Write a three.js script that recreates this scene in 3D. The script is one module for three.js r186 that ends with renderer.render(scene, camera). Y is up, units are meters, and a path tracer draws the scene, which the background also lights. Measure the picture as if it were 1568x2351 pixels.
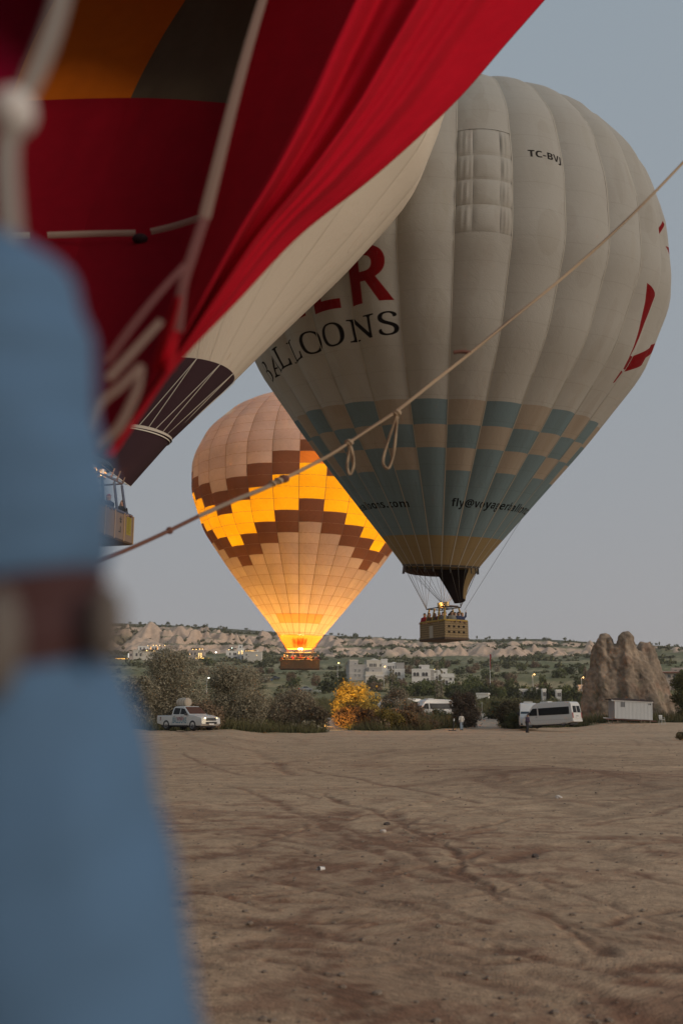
import * as THREE from 'three';
import { MarchingCubes } from 'three/addons/objects/MarchingCubes.js';
import { RoundedBoxGeometry } from 'three/addons/geometries/RoundedBoxGeometry.js';
import { ImprovedNoise } from 'three/addons/math/ImprovedNoise.js';
import { mergeGeometries, mergeVertices, toCreasedNormals } from 'three/addons/utils/BufferGeometryUtils.js';

// ---------------------------------------------------------------- camera, sky, sun, exposure
const scene = new THREE.Scene();
const EYE = 2.2, FPX = 2287, CX = 784, CY = 1175.5, PITCH = Math.atan((1637 - CY) / FPX);
const camera = new THREE.PerspectiveCamera(2 * Math.atan(CY / FPX) * 180 / Math.PI, 682 / 1024, 0.05, 9000);
camera.position.set(0, EYE, 0);
camera.rotation.set(PITCH, 0, 0);
camera.focus = 60; camera.userData.fStop = 1.5;
const SUN = new THREE.Vector3(0.86, 0.30, 0.42).normalize();
const sun = new THREE.DirectionalLight(new THREE.Color(1.0, 0.84, 0.68), 1.4);
sun.position.copy(SUN).multiplyScalar(300); sun.target.position.set(0, 0, -60);
sun.shadow.radius = 45; sun.castShadow = true;
Object.assign(sun.shadow.camera, { left: -150, right: 150, top: 120, bottom: -120, near: 1, far: 700 });
sun.shadow.mapSize.set(2048, 2048);
scene.add(sun, sun.target);
{
  const w = 512, h = 256, data = new Float32Array(w * h * 4), az0 = Math.atan2(SUN.z, SUN.x);
  for (let j = 0; j < h; j++) for (let i = 0; i < w; i++) {
    const el = ((j + .5) / h - .5) * Math.PI, az = ((i + .5) / w - .5) * 2 * Math.PI, e = Math.max(0, el);
    let da = Math.abs(az - az0); if (da > Math.PI) da = 2 * Math.PI - da;
    const k = 1 - Math.exp(-e / 0.42), glow = Math.exp(-(da * da) / 1.1) * Math.exp(-e / 0.45);
    const c = [0.272 + (0.203 - 0.272) * k, 0.262 + (0.255 - 0.262) * k, 0.264 + (0.30 - 0.264) * k];
    const g = [0.30, 0.24, 0.20], o = (j * w + i) * 4, dn = el < 0 ? Math.exp(el * 3) * .6 + .4 : 1;
    for (let n = 0; n < 3; n++) data[o + n] = (c[n] * 1.2 + g[n] * glow) * dn;
    data[o + 3] = 1;
  }
  const sky = new THREE.DataTexture(data, w, h, THREE.RGBAFormat, THREE.FloatType);
  sky.mapping = THREE.EquirectangularReflectionMapping; sky.magFilter = sky.minFilter = THREE.LinearFilter; sky.needsUpdate = true;
  scene.background = sky; scene.environment = sky;
}
scene.fog = new THREE.FogExp2(new THREE.Color().setRGB(.56, .54, .53), 0.00013);
const renderer = new THREE.WebGLRenderer({ antialias: true });
renderer.toneMapping = THREE.LinearToneMapping; renderer.toneMappingExposure = 1.08;
renderer.shadowMap.enabled = true;

// ---------------------------------------------------------------- helpers
const V = (x, y, z) => new THREE.Vector3(x, y, z);
const rngOf = (s) => () => { s = (s + 0x6d2b79f5) | 0; let t = Math.imul(s ^ (s >>> 15), 1 | s); t = (t + Math.imul(t ^ (t >>> 7), 61 | t)) ^ t; return ((t ^ (t >>> 14)) >>> 0) / 4294967296; };
const R = rngOf(4711), rr = (a, b) => a + (b - a) * R();
const N3 = new ImprovedNoise();
const noise = (x, y, z = 0) => N3.noise(x + 31.7, y + 11.3, z + 5.1);
const fbm = (x, y, z = 0, o = 4) => { let s = 0, a = .5; for (let i = 0; i < o; i++) { s += a * noise(x, y, z + i * 7.3); x *= 2.03; y *= 2.03; z *= 2.03; a *= .5; } return s; };
const ridge = (x, y, o = 4) => { let s = 0, a = .5, t = 0; for (let i = 0; i < o; i++) { s += a * (1 - Math.abs(2 * noise(x, y, i * 3.1))); t += a; x *= 2.1; y *= 2.1; a *= .5; } return s / t; };
const clamp = (x, a = 0, b = 1) => Math.min(b, Math.max(a, x));
const sstep = (a, b, x) => { const t = clamp((x - a) / (b - a)); return t * t * (3 - 2 * t); };
const lerp = (a, b, t) => a + (b - a) * t;
const table = (xs, ys) => (x) => { if (x <= xs[0]) return ys[0]; for (let i = 1; i < xs.length; i++) if (x <= xs[i]) return lerp(ys[i - 1], ys[i], (x - xs[i - 1]) / (xs[i] - xs[i - 1])); return ys[ys.length - 1]; };
const smoothTable = (xs, ys) => (x) => { // monotone-ish cubic
  const n = xs.length; if (x <= xs[0]) return ys[0]; if (x >= xs[n - 1]) return ys[n - 1];
  let i = 1; while (x > xs[i]) i++;
  const d = (k) => k <= 0 || k >= n - 1 ? (k <= 0 ? (ys[1] - ys[0]) / (xs[1] - xs[0]) : (ys[n - 1] - ys[n - 2]) / (xs[n - 1] - xs[n - 2])) : (ys[k + 1] - ys[k - 1]) / (xs[k + 1] - xs[k - 1]);
  const w = xs[i] - xs[i - 1], t = (x - xs[i - 1]) / w, t2 = t * t, t3 = t2 * t;
  return (2 * t3 - 3 * t2 + 1) * ys[i - 1] + (t3 - 2 * t2 + t) * w * d(i - 1) + (3 * t2 - 2 * t3) * ys[i] + (t3 - t2) * w * d(i);
};
const cp = Math.cos(PITCH), sp = Math.sin(PITCH);
const at = (px, py, d) => { const u = (CY - py) / FPX * d; return V((px - CX) / FPX * d, EYE + u * cp + d * sp, -(d * cp - u * sp)); };
const used = {};
const numbered = (n) => { used[n] = (used[n] || 0) + 1; return used[n] === 1 ? n : n + '_' + String(used[n] - 1).padStart(3, '0'); };
const setShadow = (m) => { m.castShadow = m.receiveShadow = true; return m; };
function tag(o, label, category, group, kind) { o.userData = { ...o.userData, ...(label ? { label } : {}), ...(category ? { category } : {}), ...(group ? { group } : {}), ...(kind ? { kind } : {}) }; return o; }
function thing(name, label, category, pos = V(0, 0, 0), turn = 0, group) {
  const g = new THREE.Group(); g.name = numbered(name); g.position.copy(pos); g.rotation.y = turn; scene.add(g);
  return tag(g, label, category, group);
}
function dup(src, name, label, pos, turn = 0, scale = 1, group) {
  const c = src.clone(); c.name = numbered(name); c.position.copy(pos); c.rotation.set(0, turn, 0);
  if (scale.isVector3) c.scale.copy(scale); else c.scale.setScalar(scale);
  c.userData = { ...src.userData, label }; if (group) c.userData.group = group; scene.add(c); return c;
}
const norm = (g) => { let q = g.index ? g.toNonIndexed() : g; for (const k of Object.keys(q.attributes)) if (!['position', 'normal', 'uv', 'color'].includes(k)) q.deleteAttribute(k); if (!q.attributes.uv) q.setAttribute('uv', new THREE.BufferAttribute(new Float32Array(q.attributes.position.count * 2), 2)); if (!q.attributes.normal) q.computeVertexNormals(); return q; };
function join(geos) { geos = geos.map(norm); const col = geos.some((g) => g.attributes.color); if (!col) return mergeGeometries(geos); geos.forEach((g) => { if (!g.attributes.color) g.setAttribute('color', new THREE.BufferAttribute(new Float32Array(g.attributes.position.count * 3).fill(1), 3)); }); return mergeGeometries(geos); }
function part(name, geo, mat, parent, label) {
  if (Array.isArray(geo)) geo = join(geo);
  const m = setShadow(new THREE.Mesh(geo, mat)); m.name = numbered(name); parent.add(m); if (label) m.userData.label = label; return m;
}
const mat = (r, g, b, rough = .9, extra = {}) => new THREE.MeshStandardMaterial({ color: new THREE.Color().setRGB(r, g, b), roughness: rough, side: THREE.DoubleSide, ...extra });
const phys = (r, g, b, rough = .9, extra = {}) => new THREE.MeshPhysicalMaterial({ color: new THREE.Color().setRGB(r, g, b), roughness: rough, side: THREE.DoubleSide, ...extra });
const cloth = (r, g, b, tr = .3, extra = {}) => phys(r, g, b, 1, { transmission: tr, thickness: 0, specularIntensity: .25, ...extra });
const glow = (r, g, b, k) => new THREE.MeshStandardMaterial({ color: 0x222222, emissive: new THREE.Color().setRGB(r, g, b), emissiveIntensity: k, roughness: 1 });
const box = (w, h, d, x = 0, y = 0, z = 0) => new THREE.BoxGeometry(w, h, d).translate(x, y, z);
const rbox = (w, h, d, r, x = 0, y = 0, z = 0) => new RoundedBoxGeometry(w, h, d, 2, Math.min(r, w / 2.1, h / 2.1, d / 2.1)).translate(x, y, z);
const cyl = (r0, r1, h, n, x = 0, y = 0, z = 0) => new THREE.CylinderGeometry(r0, r1, h, n).translate(x, y, z);
function rod(a, b, r, n = 5, r2 = r) { const d = b.clone().sub(a), l = d.length(), g = new THREE.CylinderGeometry(r2, r, l, n, 1); g.translate(0, l / 2, 0); g.applyQuaternion(new THREE.Quaternion().setFromUnitVectors(V(0, 1, 0), d.divideScalar(l))); return g.translate(a.x, a.y, a.z); }
const tube = (pts, r, n = 40, k = 6) => new THREE.TubeGeometry(new THREE.CatmullRomCurve3(pts), n, r, k);
function grid(nu, nv, f) { // f(i/nu, j/nv) -> [pos, uv?, color?]; smooth normals
  const pos = [], uv = [], col = []; let hasCol = false;
  for (let j = 0; j <= nv; j++) for (let i = 0; i <= nu; i++) { const [p, t, c] = f(i / nu, j / nv); pos.push(p.x, p.y, p.z); uv.push(...(t || [i / nu, j / nv])); if (c) { hasCol = true; col.push(...c); } }
  const idx = []; for (let j = 0; j < nv; j++) for (let i = 0; i < nu; i++) { const a = j * (nu + 1) + i, b = a + 1, c = a + nu + 1, d = c + 1; idx.push(a, b, d, a, d, c); }
  const g = new THREE.BufferGeometry(); g.setAttribute('position', new THREE.Float32BufferAttribute(pos, 3)); g.setAttribute('uv', new THREE.Float32BufferAttribute(uv, 2));
  if (hasCol) g.setAttribute('color', new THREE.Float32BufferAttribute(col, 3)); g.setIndex(idx); g.computeVertexNormals(); return g;
}
function dataTex(n, f, srgb = false, rep = 1) { // f(x,y in 0..1 tileable) -> grey or [r,g,b] in 0..1
  const d = new Uint8Array(n * n * 4);
  for (let j = 0; j < n; j++) for (let i = 0; i < n; i++) { let c = f(i / n, j / n); if (!Array.isArray(c)) c = [c, c, c]; const o = (j * n + i) * 4; for (let k = 0; k < 3; k++) d[o + k] = clamp(c[k]) * 255; d[o + 3] = 255; }
  const t = new THREE.DataTexture(d, n, n); t.wrapS = t.wrapT = THREE.RepeatWrapping; t.magFilter = THREE.LinearFilter; t.minFilter = THREE.LinearMipmapLinearFilter; t.repeat.set(rep, rep); if (srgb) t.colorSpace = THREE.SRGBColorSpace; t.needsUpdate = true; return t;
}
const tileFbm = (x, y, f, o = 4, z = 0) => { // periodic in 0..1
  let s = 0, a = .5; for (let i = 0; i < o; i++) { const k = f * 2 ** i, ax = x * 2 * Math.PI, ay = y * 2 * Math.PI, q = k / 6.283; s += a * N3.noise(Math.cos(ax) * q + 9 + z, Math.sin(ax) * q + Math.cos(ay) * q + 3.3, Math.sin(ay) * q + 17 * i + z); a *= .55; } return s;
};

// ---------------------------------------------------------------- terrain
const pxOf = (x, z) => CX + FPX * (x / Math.max(1e-3, -z));
const fieldEdge = table([250, 350, 700, 765, 1000, 1200, 1350, 1568, 1800], [88, 91, 97, 108, 117, 123, 127, 131, 134]);
const baseH = smoothTable([0, 30, 76, 108, 125, 150, 200, 300, 400, 550, 700, 850, 930, 1090, 1400, 3000], [0, .05, .38, .26, .5, 1.3, 2.2, 6.4, 12.6, 24, 37, 50, 55, 58, 58, 58]);
const skyY = table([-600, 290, 400, 520, 600, 760, 960, 1100, 1230, 1300, 1400, 1568, 2200], [1430, 1426, 1429, 1435, 1440, 1450, 1461, 1461, 1462, 1467, 1475, 1487, 1520]);
const CONES = []; // x, z, height, radius
{
  const q = rngOf(77);
  const put = (px, rho, f, slope, round) => { const a = Math.atan((px - CX) / FPX); CONES.push([Math.sin(a) * rho, -Math.cos(a) * rho, f, slope, round, q() * 6.28]); };
  put(349, 1000, .97, 1.05, 2); put(417, 1015, .93, 1.2, 2); put(318, 960, .45, .8, 3); put(368, 950, .3, .8, 4);
  for (let i = 0; i < 330; i++) { const px = 735 + q() * 930, t = Math.pow(q(), .8), rho = 760 + 75 * noise(px * .011, 3) + t * (290 - 75 * noise(px * .011, 3)); put(px, rho, Math.min(.93, (.05 + .9 * Math.pow(t, 1.4) * Math.pow(q(), .5)) * (.6 + .6 * q()) + (q() < .12 ? .22 : 0)), .8 + q() * q() * 2.2, 1 + q() * 5); }
  for (let i = 0; i < 30; i++) { const px = 880 + q() * 740, rho = 770 + q() * 100; put(px, rho, -1 - 2.5 - q() * 4.5, .9 + q() * .7, 1.5 + q() * 2); }
  for (let i = 0; i < 34; i++) { const px = 250 + q() * 480, t = q(), rho = 860 + t * 150; put(px, rho, .05 + .5 * t, .6 + q() * .7, 3 + q() * 5); }
}
const TRACKS = []; // rut polylines in world xz: [pts, width, depth, dark]
function ground0(px, py) { const a = at(px, py, 1).sub(camera.position); const s = -EYE / a.y; return [a.x * s, a.z * s]; }
{
  const g1 = (x, y) => ground0(356.2 + .7728 * x, 1638.5 + .7728 * y);
  const line = (pts, w, dep, dk) => TRACKS.push([pts.map((p) => g1(...p)), w, dep, dk]);
  line([[500, 240], [540, 265], [620, 280], [700, 315], [760, 350], [850, 385], [905, 425], [920, 470], [980, 520], [1050, 565], [1150, 605], [1250, 660], [1340, 725]], .095, .04, 1);
  line([[530, 262], [620, 285], [700, 300], [730, 330]], .16, .04, .6);
  line([[355, 152], [375, 175], [425, 188]], .3, .06, .7); line([[30, 62], [110, 105], [180, 120], [300, 130], [360, 155]], .35, .04, .4);
  line([[560, 300], [520, 345], [450, 380]], .35, .03, .5); line([[200, 645], [420, 635], [620, 612], [740, 596]], .3, .03, .5); line([[150, 520], [300, 490], [430, 440], [560, 490]], .5, .02, .45);
  line([[420, 660], [560, 780], [640, 900]], .5, .02, .45); line([[760, 560], [720, 660], [790, 760]], .5, .02, .5); line([[860, 300], [1010, 300], [1250, 310]], .2, .03, .4); line([[940, 205], [1040, 235], [1180, 262], [1300, 275], [1420, 295]], .35, .04, .5);
  line([[1150, 165], [1300, 200], [1500, 242]], .3, .03, .4); line([[700, 92], [900, 98], [1000, 120]], .3, .03, .3); line([[700, 430], [840, 470], [880, 540], [720, 600]], .35, .02, .4); line([[1000, 440], [1250, 395], [1480, 460]], .25, .03, .4);
  line([[640, 720], [720, 650], [800, 640], [900, 640]], .45, .02, .4); line([[100, 440], [240, 410], [420, 330], [700, 250]], .35, .02, .35);
  const q = rngOf(5);
  for (let i = 0; i < 70; i++) { // broad worn and damp bands
    let x = (q() - .4) * 50, z = -7 - q() * 80, a = q() * 6.28; const cur = (q() - .5) * .09, p = []; for (let s = 0; s < 12 + q() * 26; s += 2) { p.push([x, z]); x += Math.cos(a) * 2; z += Math.sin(a) * 2; a += cur * 2; }
    TRACKS.push([p, .25 + q() * .3, .008 + q() * .012, q() < .55 ? .25 + .3 * q() : -.2 - .3 * q()]);
  }
  for (let i = 0; i < 130; i++) { // tyre arcs
    const x0 = (q() - .45) * 60, z0 = -8 - q() * 105, dir = (q() < .7 ? (q() - .5) * .9 : q() * 6.28), cur = (q() - .5) * .05, len = 10 + q() * 40; let a = dir, x = x0, z = z0; const p = [];
    for (let s = 0; s < len; s += 2) { p.push([x, z]); x += Math.cos(a) * 2; z += Math.sin(a) * 2; a += cur * 2; }
    TRACKS.push([p, .1 + q() * .1, .012 + q() * .018, .2 + q() * .32]);
    TRACKS.push([p.map(([x, z]) => [x + Math.sin(dir) * 1.6, z - Math.cos(dir) * 1.6]), .1 + q() * .1, .012 + q() * .018, .2 + q() * .32]);
  }
}
{ const q = rngOf(91), g1 = (x, y) => ground0(356.2 + .7728 * x, 1638.5 + .7728 * y); for (let i = 0; i < 60; i++) { const x = 60 + q() * 1450, y = 130 + Math.pow(q(), .8) * 690, l = 120 + q() * 420, sl = (q() - .35) * .6, c = (q() - .5) * .4, p = []; for (let k = 0; k <= 5; k++) { const t = k / 5; p.push(g1(x + l * t, Math.max(70, y + l * t * sl + l * c * t * t))); } TRACKS.push([p, .06 + q() * .09, .02, .4 + q() * .5]); } }
const CELL = 4, cells = new Map();
TRACKS.forEach(([p, w, d, k], id) => { for (let i = 1; i < p.length; i++) { const a = p[i - 1], b = p[i], m = 1.2; for (let cx = Math.floor((Math.min(a[0], b[0]) - m) / CELL); cx <= (Math.max(a[0], b[0]) + m) / CELL; cx++) for (let cz = Math.floor((Math.min(a[1], b[1]) - m) / CELL); cz <= (Math.max(a[1], b[1]) + m) / CELL; cz++) { const key = cx * 1000 + cz; if (!cells.has(key)) cells.set(key, []); cells.get(key).push([a[0], a[1], b[0], b[1], w, d, k, id]); } } });
function ruts(x, z) { // [height, darkness]
  const l = cells.get(Math.floor(x / CELL) * 1000 + Math.floor(z / CELL)); if (!l) return [0, 0];
  const wx = x + .2 * noise(x * .8, z * .8) + .08 * noise(x * 3, z * 3), wz = z + .2 * noise(x * .8, z * .8, 9) + .08 * noise(x * 3, z * 3, 7); let h = 0, dk = 0;
  for (const [ax, az, bx, bz, w, d, k] of l) { const dx = bx - ax, dz = bz - az, t = clamp(((wx - ax) * dx + (wz - az) * dz) / (dx * dx + dz * dz)); const e = Math.hypot(wx - ax - t * dx, wz - az - t * dz) / w; if (e < 3) { const f = Math.exp(-e * e), rim = Math.exp(-(e - 1.7) * (e - 1.7) * 3); h = Math.min(h, -d * f) + d * .25 * rim; const kk = k * f * (.75 + .5 * noise(x * 1.7, z * 1.7, 3)); dk = k < 0 ? dk + kk : Math.max(dk, kk - .12 * rim); } }
  return [h, dk];
}
const moundC = (() => { const a = ground0(356 + .7728 * 1210, 1638 + .7728 * 200); return a; })();
const pathMask = (x, z) => { const px = pxOf(x, z), rho = Math.hypot(x, z); const w1 = Math.abs(px - table([100, 125, 150, 175, 230], [1095, 1100, 1112, 1098, 1050])(rho)) * rho / FPX, w2 = Math.abs(px - table([90, 112, 135, 160], [800, 776, 757, 760])(rho)) * rho / FPX; return rho > 95 && rho < 230 ? Math.max(1 - sstep(1.6, 3, w1), rho < 160 ? 1 - sstep(1.2, 2.2, w2) : 0) : 0; };
function terrain(x, z, info) {
  const rho = Math.hypot(x, z), front = z < 0, px = front ? clamp(CX + FPX * x / Math.max(-z, 1), -2500, 4000) : 784;
  let h = baseH(rho), rock = 0;
  const fe = fieldEdge(px), field = 1 - sstep(fe - 1.5, fe + 2.5, rho + 1.6 * noise(x * .25, z * .25));
  if (rho < 140) {
    h += .2 * sstep(10, 40, rho) * sstep(110, 70, rho) * fbm(x * .05, z * .05) + .05 * fbm(x * .35, z * .35, 2, 3) * Math.min(1, rho / 12);
    if (front && rho < 130) { const [rh] = ruts(x, z); h += rh * field; const d = (x - moundC[0] - .35 * (z - moundC[1])) ** 2 / 20 + (z - moundC[1]) ** 2 / 34; h += .35 * Math.exp(-d); }
    h += .42 * sstep(640, 520, px) * sstep(40, 70, rho) * sstep(125, 80, rho);
    if (px > 1210) h += .45 * sstep(1300, 1400, px) * sstep(106, 122, rho);
  }
  if (rho > 85) h += (1 - field) * (1 - .8 * pathMask(x, z)) * (.5 * noise(x * .12, z * .12) + .2 * noise(x * .5, z * .5)) * Math.min(1, 1);
  if (rho > 160) h += sstep(160, 320, rho) * (2.2 * fbm(x * .012, z * .012) * 2 + .5 * noise(x * .07, z * .07));
  if (rho > 700 && front) {
    const rim = 1095, hTop = EYE + (1637 - skyY(px)) / FPX * rim - 11, fl = ridge(x * .011, z * .011 + 3, 3), fl2 = ridge(x * .035, z * .018, 3);
    const fl3 = 1 - Math.abs(2 * noise(x * .055, z * .02, 5)), q = rho + (fl - .62) * 130 + (fl2 - .6) * 46 + (fl3 - .6) * 22;
    const lower = px < 760 ? .34 : .40;
    const s = lower * sstep(px > 760 ? 800 : 880, 962, q) * .9 + (1 - lower * .9) * Math.pow(sstep(985, 1085, q), .8);
    const st5 = s * 4 + .5 * noise(x * .01, z * .01, 8), sq = clamp((Math.floor(st5) + sstep(.4, .95, st5 - Math.floor(st5))) / 4); h = lerp(h, hTop, lerp(s, sq, .55) * sstep(730, 860, rho)); if (rho > rim - 60) h = Math.max(h, lerp(h, hTop, sstep(rim - 60, rim + 5, rho))); h += 12 * sstep(rim, rim + 90, rho);
    h += .9 * sstep(880, 960, rho) * (1 - sstep(1090, 1120, rho)) * noise(x * .12, z * .12);
    const h00 = baseH(rho); let top = h;
    for (const [cx, cz, f, sl, rd, ph] of CONES) { const dx = x - cx, dz = z - cz, d2 = dx * dx + dz * dz; if (d2 > 1600) continue; const a = Math.atan2(dz, dx), d = Math.sqrt(d2) * (1 + .13 * Math.sin(a * 4 + ph) + .08 * Math.sin(a * 9 + ph * 3)), pk = f < 0 ? h00 - f - 1 : lerp(h00, hTop, f), y = pk - sl * (Math.sqrt(d * d + rd * rd) - rd); if (y > top) { rock = Math.max(rock, sstep(0, 1.2, y - h)); top = y; } }
    if (top > h) h = top + .5 * noise(x * .2, z * .2, 4);
  }
  if (info) { info.field = field; info.rock = rock; info.px = px; info.rho = rho; }
  return h;
}
const onGround = (px, rho) => { const a = Math.atan((px - CX) / FPX), x = Math.sin(a) * rho, z = -Math.cos(a) * rho; return V(x, terrain(x, z), z); };
{
  const ang = []; for (let i = 0; i <= 620; i++) ang.push(-.43 + .86 * i / 620);
  for (let i = 1; i < 44; i++) ang.push(.43 + (2 * Math.PI - .86) * i / 44);
  const rho = [2.5]; for (let i = 1; i <= 24; i++) rho.push(2.5 * Math.pow(6.3 / 2.5, i / 24)); for (let i = 1; i <= 430; i++) rho.push(6.3 * Math.pow(135 / 6.3, i / 430));
  for (let i = 1; i <= 120; i++) rho.push(135 * Math.pow(780 / 135, i / 120));
  for (let i = 1; i <= 185; i++) rho.push(780 + 345 * i / 185);
  for (const r of [1160, 1220, 1320, 1500, 1900, 2600, 3600, 5000]) rho.push(r);
  const na = ang.length, nr = rho.length, pos = new Float32Array((na * nr + 1) * 3), uv = new Float32Array((na * nr + 1) * 2), col = new Float32Array((na * nr + 1) * 3), infos = [];
  for (let j = 0; j < nr; j++) for (let i = 0; i < na; i++) { const x = Math.sin(ang[i]) * rho[j], z = -Math.cos(ang[i]) * rho[j], k = j * na + i, inf = {}; pos[k * 3] = x; pos[k * 3 + 2] = z; pos[k * 3 + 1] = terrain(x, z, inf); infos.push(inf); uv[k * 2] = x / 5; uv[k * 2 + 1] = z / 5; }
  const c = na * nr; pos[c * 3 + 1] = terrain(0, 0); col.set([.3, .235, .17], c * 3);
  const idx = [];
  for (let j = 0; j < nr - 1; j++) for (let i = 0; i < na; i++) { const i2 = (i + 1) % na, a = j * na + i, b = j * na + i2, d = a + na, e = b + na; idx.push(a, e, d, a, b, e); }
  for (let i = 0; i < na; i++) idx.push(c, (i + 1) % na, i);
  const g = new THREE.BufferGeometry(); g.setAttribute('position', new THREE.BufferAttribute(pos, 3)); g.setAttribute('uv', new THREE.BufferAttribute(uv, 2)); g.setIndex(idx); g.computeVertexNormals();
  const nm = g.attributes.normal;
  for (let k = 0; k < c; k++) {
    const x = pos[k * 3], z = pos[k * 3 + 2], I = infos[k], ny = Math.abs(nm.getY(k)); let r, gg, b;
    // dirt of the field
    const n1 = fbm(x * .09, z * .09, 4, 3), n2 = fbm(x * .6, z * .6, 8, 3), n3 = I.rho < 60 ? fbm(x * 2.2, z * 2.2, 1, 2) : 0; let [, dk] = I.rho < 130 && z < 0 ? ruts(x, z) : [0, 0];
    const n4 = I.rho < 90 ? fbm(x * 1.1 + .4 * n2, z * 2.2, 21, 3) : 0, n5 = I.rho < 45 ? fbm(x * 6, z * 6, 2, 2) : 0;
    const damp = sstep(.06, .34, n1 * .8 + n2 * .55 + n3 * .5 + n4 * .25 + n5 * .3 + .12 * sstep(30, 9, I.rho) - .04) * (.26 + .44 * sstep(70, 14, I.rho));
    dk = Math.max(dk < 0 ? dk : 0, 0) + dk + .8 * Math.exp(-((x - moundC[0] - .35 * (z - moundC[1])) ** 2 / 16 + (z - moundC[1]) ** 2 / 34)) * (.75 + n2 + n3);
    const dd = clamp(damp * (1 + .5 * Math.min(0, dk)) + Math.max(0, dk) * 1.05, 0, .95), lum = 1.02 + .3 * n1 + .25 * n2 + .28 * n3 + .25 * n5 - .3 * Math.min(0, dk);
    r = lerp(.54, .225, dd) * lum; gg = lerp(.378, .115, dd) * lum; b = lerp(.244, .066, dd) * lum;
    if (I.field < 1) {
      const m1 = fbm(x * .03, z * .03, 3, 4), m2 = fbm(x * .3, z * .3, 6, 3), dry = sstep(-.12, .28, m1 + .5 * m2);
      let vr = lerp(.195, .38, dry), vg = lerp(.178, .295, dry), vb = lerp(.068, .15, dry);
      const rub = sstep(.16, .3, fbm(x * .05, z * .16, 40, 3)) * sstep(290, 320, I.rho) * sstep(430, 390, I.rho) * sstep(600, 680, I.px) * sstep(1000, 900, I.px); vr = lerp(vr, .62, rub * .8); vg = lerp(vg, .58, rub * .8); vb = lerp(vb, .53, rub * .8);
      const far = sstep(420, 620, I.rho); vr = lerp(vr, vr * .85, far); vg = lerp(vg, vg * .95, far);
      const v = (1 + .6 * m2) * (1 - .5 * sstep(1080, 1110, I.rho)); vr *= v; vg *= v; vb *= v;
      const pm = pathMask(x, z); vr = lerp(vr, .4, pm); vg = lerp(vg, .34, pm); vb = lerp(vb, .27, pm);
      if (I.rho > 700) {
        const steep = sstep(.95, .82, ny + .14 * m2), patch = sstep(.16, .34, fbm(x * .02, z * .02, 12, 3) + .1 * m2), rk = clamp(Math.max(I.rock * .95, steep * (1 - .75 * patch)) * sstep(715, 780, I.rho) * (1 - .8 * sstep(1100, 1115, I.rho)));
        const band = .9 + .22 * fbm(x * .05, pos[k * 3 + 1] * .25, z * .05, 3) + .35 * m2, pink = fbm(x * .008, z * .008, 30, 2);
        vr = lerp(vr * .85, 0.72 * band, rk); vg = lerp(vg * .85, (.53 + .02 * pink) * band, rk); vb = lerp(vb * .85, (.40 + .05 * pink) * band, rk);
      }
      r = lerp(vr, r, I.field); gg = lerp(vg, gg, I.field); b = lerp(vb, b, I.field);
    }
    col[k * 3] = Math.max(.02, r); col[k * 3 + 1] = Math.max(.02, gg); col[k * 3 + 2] = Math.max(.015, b);
  }
  g.setAttribute('color', new THREE.BufferAttribute(col, 3));
  const hash2 = (a, b) => { const t = Math.sin(Math.floor(a) * 12.9898 + Math.floor(b) * 78.233) * 43758.5453; return t - Math.floor(t); };
  const map = dataTex(1024, (x, y) => { const n = tileFbm(x, y, 14, 5), s = tileFbm(x, y, 90, 2, 5); const v = .86 + .4 * n + .6 * s + .2 * (hash2(x * 1024, y * 1024) - .5); return [v, v * .985, v * .96]; }, false);
  const bump = dataTex(1024, (x, y) => .5 + .35 * tileFbm(x, y, 40, 5, 2) + .3 * tileFbm(x, y, 160, 2, 8) + .25 * (hash2(x * 512, y * 512) - .5));
  const m = setShadow(new THREE.Mesh(g, mat(1, 1, 1, .97, { vertexColors: true, map, bumpMap: bump, bumpScale: .02 })));
  m.name = 'ground'; tag(m, null, null, null, 'structure'); scene.add(m);
}

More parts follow.
